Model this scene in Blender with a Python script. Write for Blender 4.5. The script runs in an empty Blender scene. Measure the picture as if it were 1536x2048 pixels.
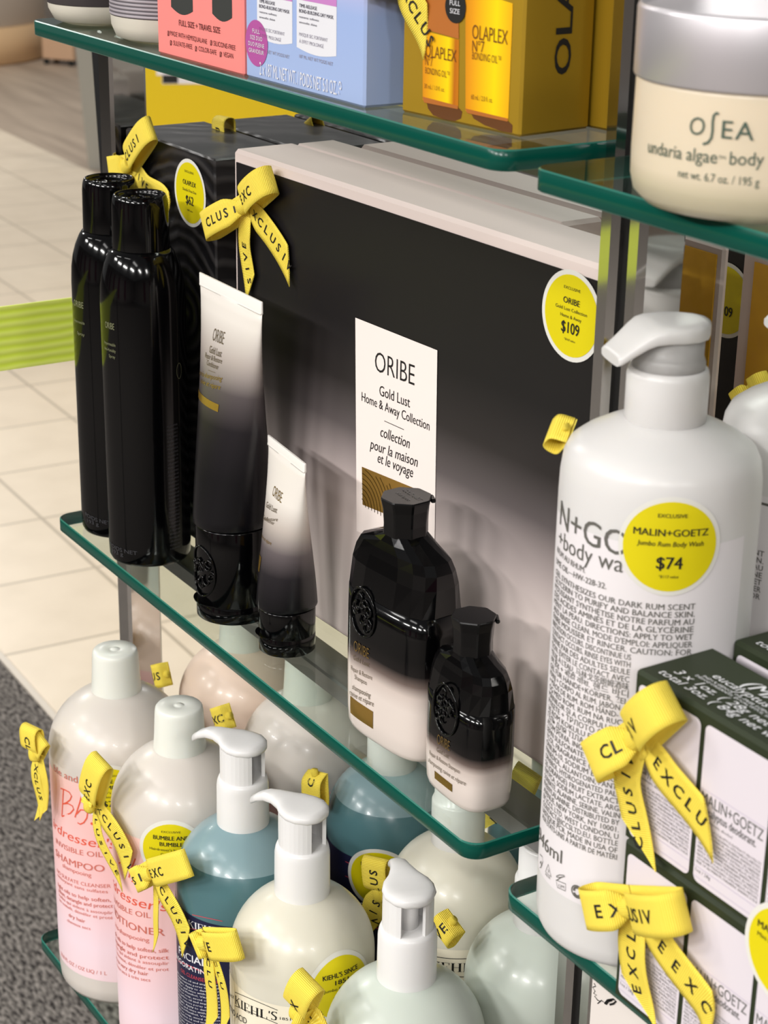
import bpy, bmesh, math, random
from math import sin, cos, pi, sqrt, atan2, radians
from mathutils import Vector, Matrix
random.seed(7)
S = bpy.context.scene
COL = S.collection

# ------------------------------------------------------------------ camera
F_PX, CX, CY = 3772.725, 768.0, 1024.0
RX = Vector((0.52974982, 0.84799822, 0.01625235))      # camera right
DN = Vector((0.31339605, -0.17790268, -0.93280949))    # camera down
FW = Vector((-0.78812946, 0.49924908, -0.36000321))    # camera forward
CAM = Vector((0.0, 0.0, 0.49))                          # 49 cm above the middle shelf (z = 0)
cd = bpy.data.cameras.new('camera'); cam = bpy.data.objects.new('camera', cd); COL.objects.link(cam)
cam.matrix_world = Matrix(((RX.x, -DN.x, -FW.x, CAM.x), (RX.y, -DN.y, -FW.y, CAM.y), (RX.z, -DN.z, -FW.z, CAM.z), (0, 0, 0, 1)))
cd.sensor_fit = 'VERTICAL'; cd.sensor_height = 36.0; cd.lens = F_PX * 36.0 / 2048.0
cd.clip_start = 0.02; cd.clip_end = 60
cd.dof.use_dof = True; cd.dof.focus_distance = 1.06; cd.dof.aperture_fstop = cd.lens / 3.2
S.camera = cam

# ------------------------------------------------------------------ world, lights, exposure
S.view_settings.view_transform = 'Standard'; S.view_settings.look = 'None'
S.view_settings.gamma = 1.0; S.view_settings.use_curve_mapping = False
S.view_settings.exposure = -0.62
w = bpy.data.worlds.new('world'); S.world = w; w.use_nodes = True
bg = w.node_tree.nodes['Background']; bg.inputs[0].default_value = (1.0, 0.975, 0.95, 1); bg.inputs[1].default_value = 0.30
FLOOR = -0.985
def area(name, loc, sx, sy, power, col=(1, 0.975, 0.945), rot=(0, 0, 0)):
    l = bpy.data.lights.new(name, 'AREA'); l.shape = 'RECTANGLE'; l.size = sx; l.size_y = sy; l.energy = power; l.color = col
    o = bpy.data.objects.new(name, l); COL.objects.link(o); o.location = loc; o.rotation_euler = rot
    return o
for x, y, p in [(2.3, -1.5, 85), (1.1, -2.6, 165), (-0.4, -3.1, 180), (-1.9, -3.1, 140), (-3.4, -2.8, 90), (2.9, -0.2, 60), (0.6, -1.3, 12), (-0.9, -1.3, 10), (-2.4, -1.4, 22),
                (-3.2, 1.2, 36), (-1.2, 1.6, 14), (0.9, 1.3, 16), (-5.2, 0.0, 64), (-4.6, 3.9, 60), (-8.5, 2.6, 95)]:
    area('ceiling_lamp', (x, y, 1.98), 0.9, 0.3, p)
S.cycles.use_denoising = True
S.cycles.max_bounces = 10; S.cycles.transparent_max_bounces = 24; S.cycles.diffuse_bounces = 4; S.cycles.glossy_bounces = 5
S.cycles.sample_clamp_indirect = 6.0; S.cycles.caustics_reflective = False; S.cycles.caustics_refractive = False

# ------------------------------------------------------------------ pixel -> point helpers (turn a photo pixel into a real 3D place)
def ray(px, py): return RX * (px - CX) + DN * (py - CY) + FW * F_PX
def at_y(px, py, Y): r = ray(px, py); return CAM + r * (Y / r.y)
def at_z(px, py, Z): r = ray(px, py); return CAM + r * ((Z - CAM.z) / r.z)
def at_plane(px, py, K, N): r = ray(px, py); return CAM + r * ((K - CAM).dot(N) / r.dot(N))

# ------------------------------------------------------------------ materials
def lin(c):
    c = c / 255.0
    return c / 12.92 if c <= 0.04045 else ((c + 0.055) / 1.055) ** 2.4
def rgb(r, g, b): return (lin(r), lin(g), lin(b), 1.0)
MATS = {}
def mat(name, col, rough=0.5, metal=0.0, spec=0.5, coat=0.0, sss=0.0, trans=0.0, ior=1.45, coat_rough=0.05, aniso=0.0):
    if name in MATS: return MATS[name]
    m = bpy.data.materials.new(name); m.use_nodes = True
    b = m.node_tree.nodes['Principled BSDF']
    b.inputs['Base Color'].default_value = col if len(col) == 4 else rgb(*col)
    b.inputs['Roughness'].default_value = rough; b.inputs['Metallic'].default_value = metal
    b.inputs['Specular IOR Level'].default_value = spec; b.inputs['IOR'].default_value = ior
    b.inputs['Coat Weight'].default_value = coat; b.inputs['Coat Roughness'].default_value = coat_rough
    if sss:
        b.inputs['Subsurface Weight'].default_value = sss; b.inputs['Subsurface Radius'].default_value = (0.02, 0.016, 0.012)
        b.inputs['Subsurface Scale'].default_value = 0.5
    b.inputs['Transmission Weight'].default_value = trans
    b.inputs['Anisotropic'].default_value = aniso
    MATS[name] = m
    return m
def nodes(m): return m.node_tree.nodes, m.node_tree.links, m.node_tree.nodes['Principled BSDF']
def add_noise_bump(m, scale, dist, strength=0.4, stretch=None):
    N, L, b = nodes(m)
    tc = N.new('ShaderNodeTexCoord'); mp = N.new('ShaderNodeMapping'); nz = N.new('ShaderNodeTexNoise'); bp = N.new('ShaderNodeBump')
    if stretch: mp.inputs['Scale'].default_value = stretch
    nz.inputs['Scale'].default_value = scale; bp.inputs['Strength'].default_value = strength; bp.inputs['Distance'].default_value = dist
    L.new(tc.outputs['Object'], mp.inputs[0]); L.new(mp.outputs[0], nz.inputs['Vector']); L.new(nz.outputs[0], bp.inputs['Height']); L.new(bp.outputs[0], b.inputs['Normal'])
def ramp_z(m, stops, axis=2, coord='Object', interp='EASE', wob=None):
    """base colour printed as a gradient along a local axis; stops = [(value, (r,g,b))]"""
    N, L, b = nodes(m)
    tc = N.new('ShaderNodeTexCoord'); sp = N.new('ShaderNodeSeparateXYZ'); mr = N.new('ShaderNodeMapRange'); cr = N.new('ShaderNodeValToRGB')
    lo, hi = stops[0][0], stops[-1][0]
    mr.inputs['From Min'].default_value = lo; mr.inputs['From Max'].default_value = hi
    cr.color_ramp.interpolation = interp
    el = cr.color_ramp.elements
    while len(el) < len(stops): el.new(0.5)
    for e, (v, c) in zip(el, stops): e.position = (v - lo) / (hi - lo); e.color = rgb(*c)
    L.new(tc.outputs[coord], sp.inputs[0]); L.new(sp.outputs[axis], mr.inputs['Value'])
    L.new(mr.outputs[0], cr.inputs[0]); L.new(cr.outputs[0], b.inputs['Base Color'])
    return m

INK = mat('black_ink', (22, 21, 20), 0.6)
GREYINK = mat('grey_ink', (98, 96, 90), 0.6)
YEL = mat('sticker_yellow', (222, 206, 6), 0.45)
STW = mat('sticker_border', (226, 224, 216), 0.45)
WHITEP = mat('white_plastic', (218, 216, 214), 0.32, sss=0.08)
PAPER = mat('paper_white', (230, 225, 227), 0.5)
BLACKG = mat('glossy_black_plastic', (3, 3, 4), 0.10, spec=0.4)
CHROME = mat('polished_chrome', (205, 203, 200), 0.07, 1.0)
STEEL = mat('brushed_steel', (150, 150, 150), 0.28, 1.0)
# grosgrain ribbon: fine cross ribs
RIB = mat('yellow_grosgrain', (246, 222, 66), 0.62, spec=0.25)
N, L, b = nodes(RIB)
uv = N.new('ShaderNodeUVMap'); wv = N.new('ShaderNodeTexWave'); bp = N.new('ShaderNodeBump'); cr = N.new('ShaderNodeValToRGB')
wv.wave_type = 'BANDS'; wv.bands_direction = 'X'; wv.inputs['Scale'].default_value = 330.0; wv.inputs['Distortion'].default_value = 0.0
bp.inputs['Strength'].default_value = 0.7; bp.inputs['Distance'].default_value = 0.0004
cr.color_ramp.elements[0].color = rgb(240, 206, 58); cr.color_ramp.elements[1].color = rgb(255, 238, 104)
L.new(uv.outputs[0], wv.inputs['Vector']); L.new(wv.outputs['Fac'], bp.inputs['Height']); L.new(bp.outputs[0], b.inputs['Normal'])
L.new(wv.outputs['Fac'], cr.inputs[0]); L.new(cr.outputs[0], b.inputs['Base Color'])
# shelf glass: clear faces (thin-pane shading on a real 9.5 mm slab) and the deep green of its polished edges
GLASS = bpy.data.materials.new('clear_shelf_glass'); GLASS.use_nodes = True
N = GLASS.node_tree.nodes; L = GLASS.node_tree.links; N.clear()
out = N.new('ShaderNodeOutputMaterial'); mx = N.new('ShaderNodeMixShader'); tr = N.new('ShaderNodeBsdfTransparent'); gl = N.new('ShaderNodeBsdfGlossy'); lw = N.new('ShaderNodeLayerWeight'); pw = N.new('ShaderNodeMath'); fr = N.new('ShaderNodeMath')
tr.inputs[0].default_value = (0.905, 0.945, 0.915, 1); gl.inputs['Roughness'].default_value = 0.02; gl.inputs[0].default_value = (0.95, 1, 0.98, 1)
lw.inputs['Blend'].default_value = 0.5; pw.operation = 'POWER'; pw.inputs[1].default_value = 5.0; fr.operation = 'MULTIPLY_ADD'; fr.inputs[1].default_value = 0.93; fr.inputs[2].default_value = 0.035
L.new(lw.outputs['Facing'], pw.inputs[0]); L.new(pw.outputs[0], fr.inputs[0])
L.new(fr.outputs[0], mx.inputs[0]); L.new(tr.outputs[0], mx.inputs[1]); L.new(gl.outputs[0], mx.inputs[2]); L.new(mx.outputs[0], out.inputs[0])
EDGE = mat('green_glass_edge', (2, 74, 62), 0.22, spec=0.35)

# ------------------------------------------------------------------ mesh builder
_tc = {}
def glyphs(s, bold=0.0, shear=0.0, space=1.0, res=3):
    k = (s, bold, shear, space, res)
    if k not in _tc:
        cu = bpy.data.curves.new('t', 'FONT'); cu.body = s; cu.size = 1; cu.shear = shear; cu.space_character = space
        cu.offset = bold; cu.resolution_u = res; cu.fill_mode = 'FRONT'
        o = bpy.data.objects.new('t', cu); me = o.to_mesh()
        vs = [(v.co.x, v.co.y) for v in me.vertices]; fs = [tuple(p.vertices) for p in me.polygons]
        o.to_mesh_clear(); bpy.data.objects.remove(o); bpy.data.curves.remove(cu)
        x0 = min([v[0] for v in vs], default=0); x1 = max([v[0] for v in vs], default=1)
        _tc[k] = (vs, fs, x0, max(x1 - x0, 1e-4))
    return _tc[k]
CAP = 0.69

class MB:
    def __init__(self): self.v = []; self.f = []; self.m = []; self.s = []; self.uv = {}
    def add(self, vs, fs, m=0, smooth=False, uvs=None):
        o = len(self.v); self.v += [tuple(v) for v in vs]
        for f in fs: self.f.append(tuple(i + o for i in f)); self.m.append(m); self.s.append(smooth)
        if uvs:
            for i, u in enumerate(uvs): self.uv[o + i] = u
        return o
    def box(self, x0, x1, y0, y1, z0, z1, m=0, c=0.0006, T=None):
        """box with chamfered edges"""
        c = min(c, (x1 - x0) / 3, (y1 - y0) / 3, (z1 - z0) / 3)
        vs = []; idx = {}
        for sx in (0, 1):
            for sy in (0, 1):
                for sz in (0, 1):
                    X = (x0, x1)[sx]; Y = (y0, y1)[sy]; Z = (z0, z1)[sz]
                    dx = c if sx == 0 else -c; dy = c if sy == 0 else -c; dz = c if sz == 0 else -c
                    for a, p in enumerate(((X, Y + dy, Z + dz), (X + dx, Y, Z + dz), (X + dx, Y + dy, Z))):
                        idx[(sx, sy, sz, a)] = len(vs); vs.append(p)
        fs = []
        q = ((0, 0), (1, 0), (1, 1), (0, 1))
        for s in (0, 1):
            fx = [idx[(s, a, b_, 0)] for a, b_ in q]; fs.append(fx if s else fx[::-1])
            fy = [idx[(a, s, b_, 1)] for a, b_ in q]; fs.append(fy[::-1] if s else fy)
            fz = [idx[(a, b_, s, 2)] for a, b_ in q]; fs.append(fz if s else fz[::-1])
        for a in (0, 1):
            for b_ in (0, 1):
                fs.append([idx[(0, a, b_, 1)], idx[(1, a, b_, 1)], idx[(1, a, b_, 2)], idx[(0, a, b_, 2)]])
                fs.append([idx[(a, 0, b_, 0)], idx[(a, 1, b_, 0)], idx[(a, 1, b_, 2)], idx[(a, 0, b_, 2)]])
                fs.append([idx[(a, b_, 0, 0)], idx[(a, b_, 1, 0)], idx[(a, b_, 1, 1)], idx[(a, b_, 0, 1)]])
        for sx in (0, 1):
            for sy in (0, 1):
                for sz in (0, 1): fs.append([idx[(sx, sy, sz, a)] for a in range(3)])
        if T: vs = [T @ Vector(p) for p in vs]
        self.add(vs, fs, m)
    def lathe(self, prof, seg=64, m=0, c=(0, 0), mats=None, cap0=True, cap1=True, a0=0.0, a1=2 * pi, smooth=True, poly=0, ridge=0.0, nr=0):
        """prof = [(r, z)]; mats per band; poly = number of flat sides"""
        full = abs(a1 - a0 - 2 * pi) < 1e-6
        n = seg if full else seg + 1
        vs = []
        for r, z in prof:
            for i in range(n):
                t = a0 + (a1 - a0) * i / seg
                k = 1.0
                if poly: d = (t % (2 * pi / poly)) - pi / poly; k = cos(pi / poly) / cos(d)
                if ridge: k *= 1 + ridge * (0.5 + 0.5 * cos(nr * t))
                vs.append((c[0] + r * k * cos(t), c[1] + r * k * sin(t), z))
        for j in range(len(prof) - 1):
            fs = []
            for i in range(seg):
                i2 = (i + 1) % n
                fs.append((j * n + i, j * n + i2, (j + 1) * n + i2, (j + 1) * n + i))
            mm = mats[j] if mats else m
            if j == 0: o = self.add(vs, fs, mm, smooth)
            else:
                for f in fs: self.f.append(tuple(q + o for q in f)); self.m.append(mm); self.s.append(smooth)
        if full and cap0: self.f.append(tuple(o + i for i in range(n))[::-1]); self.m.append(mats[0] if mats else m); self.s.append(False)
        if full and cap1: self.f.append(tuple(o + (len(prof) - 1) * n + i for i in range(n))); self.m.append(mats[-1] if mats else m); self.s.append(False)
    def loft(self, rings, m=0, smooth=True, caps=True, closed=True):
        n = len(rings[0]); vs = [p for r in rings for p in r]; fs = []
        for j in range(len(rings) - 1):
            for i in range(n if closed else n - 1):
                i2 = (i + 1) % n; fs.append((j * n + i, j * n + i2, (j + 1) * n + i2, (j + 1) * n + i))
        o = self.add(vs, fs, m, smooth)
        if caps:
            self.f.append(tuple(o + i for i in range(n))[::-1]); self.m.append(m); self.s.append(False)
            self.f.append(tuple(o + (len(rings) - 1) * n + i for i in range(n))); self.m.append(m); self.s.append(False)
    def tube(self, pts, r, m=0, seg=8, closed=False):
        pts = [Vector(p) for p in pts]; rings = []
        for i, p in enumerate(pts):
            a = pts[max(i - 1, 0)]; b_ = pts[min(i + 1, len(pts) - 1)]
            if closed: a = pts[i - 1]; b_ = pts[(i + 1) % len(pts)]
            d = (b_ - a).normalized(); u = d.orthogonal().normalized() if i == 0 else (u - d * u.dot(d)).normalized(); q = d.cross(u)
            rr = r[i] if isinstance(r, (list, tuple)) else r
            rings.append([p + u * rr * cos(2 * pi * k / seg) + q * rr * sin(2 * pi * k / seg) for k in range(seg)])
        if closed: rings.append(rings[0])
        self.loft(rings, m, True, not closed)
    def text(self, surf, s, m, p0=None, p1=None, h=0.003, bold=0.0, shear=0.0, space=1.0, eps=0.00034, xs=1.0, px=True, res=3, anchor='l', cut=0.0, hpx=None):
        """print a line of text on a surface; p0 / p1 = left and right baseline ends (photo pixels or surface u,v)"""
        fat = max(bold, 0.0); vs, fs, x0, wd = glyphs(s, min(bold, 0.0), shear, space, res)
        A = surf.inv(*p0) if (px and p0) else p0
        B = surf.inv(*p1) if (px and p1) else p1
        if A and B:
            du = B[0] - A[0]; dv = B[1] - A[1]; sx = du / wd; k = dv / du if abs(du) > 1e-6 else 0; o = A
        else:
            sx = h / CAP * xs; k = 0; P_ = A or B
            o = (P_[0] - (wd * sx if B and not A else 0), P_[1])
            if anchor == 'c': o = (P_[0] - wd * sx / 2, P_[1])
        sy = h / CAP
        pts = [((x - x0) * sx, y * sy) for x, y in vs]
        if cut:
            bm = bmesh.new(); bv = [bm.verts.new((x, y, 0)) for x, y in pts]
            for f in fs:
                try: bm.faces.new([bv[i] for i in f])
                except ValueError: pass
            t = cut
            while t < wd * sx:
                bmesh.ops.bisect_plane(bm, geom=bm.verts[:] + bm.edges[:] + bm.faces[:], plane_co=(t, 0, 0), plane_no=(1, 0, 0)); t += cut
            bm.verts.index_update(); pts = [(v.co.x, v.co.y) for v in bm.verts]; fs = [tuple(v.index for v in f.verts) for f in bm.faces]; bm.free()
        for q in ((-0.9, 0.0, 0.9) if fat else (0.0,)):
            self.add([surf.map(o[0] + x + q * fat * sy, o[1] + y + k * x, eps + (q + 0.9) * 0.00003 if fat else eps) for x, y in pts], fs, m)
    def stroke(self, surf, pts, wid, m, eps=0.00034, closed=False):
        """brush line on a surface; pts in surface u,v"""
        n = len(pts); vs = []
        for i in range(n):
            a = pts[i - 1] if (i or closed) else pts[0]; b_ = pts[(i + 1) % n] if (i < n - 1 or closed) else pts[-1]
            dx, dy = b_[0] - a[0], b_[1] - a[1]; l = sqrt(dx * dx + dy * dy) or 1
            wv_ = wid[i] if isinstance(wid, (list, tuple)) else wid
            nx, ny = -dy / l * wv_ / 2, dx / l * wv_ / 2
            vs += [surf.map(pts[i][0] + nx, pts[i][1] + ny, eps), surf.map(pts[i][0] - nx, pts[i][1] - ny, eps)]
        fs = [(2 * i, 2 * i + 1, (2 * i + 3) % (2 * n), (2 * i + 2) % (2 * n)) for i in range(n if closed else n - 1)]
        self.add(vs, fs, m)
    def patch(self, surf, poly, m, eps=0.0001, nx=1, ny=1):
        """filled quad grid in surface u,v: poly = (u0,u1,v0,v1)"""
        u0, u1, v0, v1 = poly
        vs = [surf.map(u0 + (u1 - u0) * i / nx, v0 + (v1 - v0) * j / ny, eps) for j in range(ny + 1) for i in range(nx + 1)]
        self.add(vs, [(j * (nx + 1) + i, j * (nx + 1) + i + 1, (j + 1) * (nx + 1) + i + 1, (j + 1) * (nx + 1) + i) for j in range(ny) for i in range(nx)], m, True)
    def disc(self, surf, c, r, m, eps, n=48, rings=5):
        vs = [surf.map(c[0], c[1], eps)]; fs = []
        for k in range(1, rings + 1):
            for i in range(n): t = 2 * pi * i / n; vs.append(surf.map(c[0] + r * k / rings * cos(t), c[1] + r * k / rings * sin(t), eps))
        for i in range(n): fs.append((0, 1 + i, 1 + (i + 1) % n))
        for k in range(rings - 1):
            a = 1 + k * n; b_ = a + n
            for i in range(n): fs.append((a + i, b_ + i, b_ + (i + 1) % n, a + (i + 1) % n))
        # thin rim so that the sticker has a real edge
        self.add(vs, fs, m, True)
    def build(self, name, mats, parent=None, loc=None, smooth_angle=None):
        me = bpy.data.meshes.new(name); me.from_pydata(self.v, [], self.f)
        for mm in (mats if isinstance(mats, (list, tuple)) else [mats]): me.materials.append(mm)
        me.polygons.foreach_set('material_index', self.m); me.polygons.foreach_set('use_smooth', self.s)
        if self.uv:
            ul = me.uv_layers.new(name='UVMap')
            for lp in me.loops: ul.data[lp.index].uv = self.uv.get(lp.vertex_index, (0, 0))
        me.update()
        o = bpy.data.objects.new(name, me); COL.objects.link(o)
        if parent: o.parent = parent
        if loc is not None: o.location = loc
        return o

# ------------------------------------------------------------------ printable surfaces
class Plane:
    """flat face in the local frame of an object: origin O, axes U (right), V (up), normal Nn"""
    def __init__(self, W, O, U, V):
        self.W = W; self.O = Vector(O); self.U = Vector(U).normalized(); self.V = Vector(V).normalized(); self.N = self.U.cross(self.V)
    def inv(self, px, py):
        K = self.W @ self.O; Nw = self.W.to_3x3() @ self.N
        p = self.W.inverted() @ at_plane(px, py, K, Nw) - self.O
        return (p.dot(self.U), p.dot(self.V))
    def map(self, u, v, e): return self.O + self.U * u + self.V * v + self.N * e
class Cyl:
    """upright lathe face: R = radius or function of height; u = angle * R0 measured counter-clockwise"""
    def __init__(self, W, R, R0=None):
        self.W = W; self.R = R if callable(R) else (lambda z: R); self.R0 = R0 or self.R(0.05)
        c = W.inverted() @ CAM; self.t0 = atan2(c.y, c.x)
    def inv(self, px, py):
        o = self.W.inverted() @ CAM; d = self.W.to_3x3().inverted() @ ray(px, py)
        R = self.R0
        for _ in range(6):
            a = d.x ** 2 + d.y ** 2; b_ = o.x * d.x + o.y * d.y; c = o.x ** 2 + o.y ** 2 - R * R
            disc = b_ * b_ - a * c
            t = (-b_ - sqrt(max(disc, 0))) / a; p = o + d * t
            R = self.R(p.z)
        th = atan2(p.y, p.x) - self.t0
        th = (th + pi) % (2 * pi) - pi
        return (th * self.R0, p.z)
    def map(self, u, v, e):
        th = self.t0 + u / self.R0; R = self.R(v) + e
        return Vector((R * cos(th), R * sin(th), v))

# ------------------------------------------------------------------ object helpers
def thing(name, label, cat, loc=(0, 0, 0), rz=0.0, group=None):
    o = bpy.data.objects.new(name, None); COL.objects.link(o); o.empty_display_size = 0.02
    o.location = loc; o.rotation_euler = (0, 0, rz); o['label'] = label; o['category'] = cat
    if group: o['group'] = group
    o.matrix_basis = Matrix.Translation(Vector(loc)) @ Matrix.Rotation(rz, 4, 'Z')
    return o
def WM(o): return o.matrix_basis.copy()
def tag(o, label, cat, group=None):
    o['label'] = label; o['category'] = cat
    if group: o['group'] = group
    return o
def struct(o): o['kind'] = 'structure'; return o
def interp(prof):
    """radius at height z of a lathe profile"""
    P_ = sorted([(z, r) for r, z in prof])
    def R(z):
        if z <= P_[0][0]: return P_[0][1]
        for (a, ra), (b_, rb) in zip(P_, P_[1:]):
            if a <= z <= b_: return ra + (rb - ra) * ((z - a) / (b_ - a) if b_ > a else 0)
        return P_[-1][1]
    return R
def arc(cx, cz, rx, rz, t0, t1, n):
    return [(cx + rx * cos(radians(t0 + (t1 - t0) * i / n)), cz + rz * sin(radians(t0 + (t1 - t0) * i / n))) for i in range(n + 1)]
def superell(a, b_, n, z, e=4.0, oct_=None, mixk=0.0):
    pts = []
    for i in range(n):
        t = 2 * pi * (i + 0.5) / n; c, s = cos(t), sin(t)
        x = a * (1 if c >= 0 else -1) * abs(c) ** (2 / e); y = b_ * (1 if s >= 0 else -1) * abs(s) ** (2 / e)
        if oct_ is not None:
            d = ((t + pi / 8) % (pi / 4)) - pi / 8; ro = oct_ * cos(pi / 8) / cos(d)
            x = x * (1 - mixk) + ro * c * mixk; y = y * (1 - mixk) + ro * s * mixk
        pts.append((x, y, z))
    return pts

def sticker(surf, c, parent, lines, r_out=0.0219, r_in=0.0196, tilt=0.0):
    """round price sticker; lines = [(text, width, cap height, v, bold, shear)]"""
    b_ = MB(); b_.disc(surf, c, r_out, 0, 0.00042); b_.disc(surf, c, r_in, 1, 0.00056)
    for (s, wd, h, v, bold, shear) in lines:
        b_.text(surf, s, 2, (c[0] - wd / 2, c[1] + v + wd / 2 * -tilt), (c[0] + wd / 2, c[1] + v + wd / 2 * tilt), h, bold, shear, eps=0.00078, px=False)
    return b_.build('price_sticker', [STW, YEL, INK], parent)

# ------------------------------------------------------------------ ribbon bows
RW = 0.0175
WORD = 'EXCLUSIVE'
def strip(b_, path, W, letters=0, n=30, w0=1.0, pinch=0.35, pl=0.25, cutk=0.0, flip=False, phase=0, rev=False, th=0.00025, pitch=0.0074, lh=0.0056, l0=0.006):
    """ribbon strip: path(t) -> (point, side vector, normal) for t in 0..1; printed with the spaced word"""
    NW = 6; pts = []; length = 0; prev = None; cum = []
    fr_ = [path(i / n) for i in range(n + 1)]
    for i in range(n + 1):
        if prev is not None: length += (fr_[i][0] - prev).length
        prev = fr_[i][0]; cum.append(length)
    def sample(l, v, e):
        l = max(0, min(length, l))
        i = 0
        while i < n - 1 and cum[i + 1] < l: i += 1
        f = (l - cum[i]) / max(cum[i + 1] - cum[i], 1e-7)
        A, B = fr_[i], fr_[i + 1]
        p = A[0].lerp(B[0], f); sd = A[1].lerp(B[1], f); nn = A[2].lerp(B[2], f).normalized()
        k = min(l / (pl * length), 1.0); wk = w0 * (pinch + (1 - pinch) * (k * k * (3 - 2 * k))) if pinch < 1 else w0
        return p + sd * (v * W * wk) + nn * e
    grid = []; uvs = []
    for side in (1, -1):
        for i in range(n + 1):
            for j in range(NW + 1):
                v = j / NW - 0.5
                l = length * i / n
                if cutk: l = l * (1 - cutk * W / length * (0.5 + v)) if cutk > 0 else l * (1 + cutk * W / length * (0.5 - v))
                crown = 0.0
                grid.append(sample(l, v, th * side + crown)); uvs.append((l, v * W))
    fs = []; M = NW + 1; T = (n + 1) * M
    for i in range(n):
        for j in range(NW):
            a = i * M + j
            fs.append((a, a + 1, a + M + 1, a + M)); fs.append((T + a, T + a + M, T + a + M + 1, T + a + 1))
        fs.append((i * M, i * M + M, T + i * M + M, T + i * M)); fs.append((i * M + NW, T + i * M + NW, T + i * M + M + NW, i * M + M + NW))
    fs.append(tuple([j for j in range(M)] + [T + j for j in range(M)][::-1])); e_ = n * M
    fs.append(tuple([e_ + j for j in range(M)][::-1] + [T + e_ + j for j in range(M)]))
    b_.add(grid, fs, 0, True, uvs)
    # letters
    for q in range(letters):
        ch = WORD[(phase + (letters - 1 - q if rev else q)) % 9]
        vs, tf, x0, wd = glyphs(ch, 0.018, 0, 1.0, 2)
        s = lh / CAP; cl = l0 + q * pitch
        out_ = []
        for x, y in vs:
            du = (x - x0 - wd / 2) * s; dv = y * s - lh / 2
            if rev: du, dv = -du, -dv
            ll = cl + du
            out_.append(sample(ll, dv / W / 1.0, (th + 0.00022) * (-1 if flip else 1)))
        if cl < length - 0.001: b_.add(out_, tf, 1)

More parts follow.
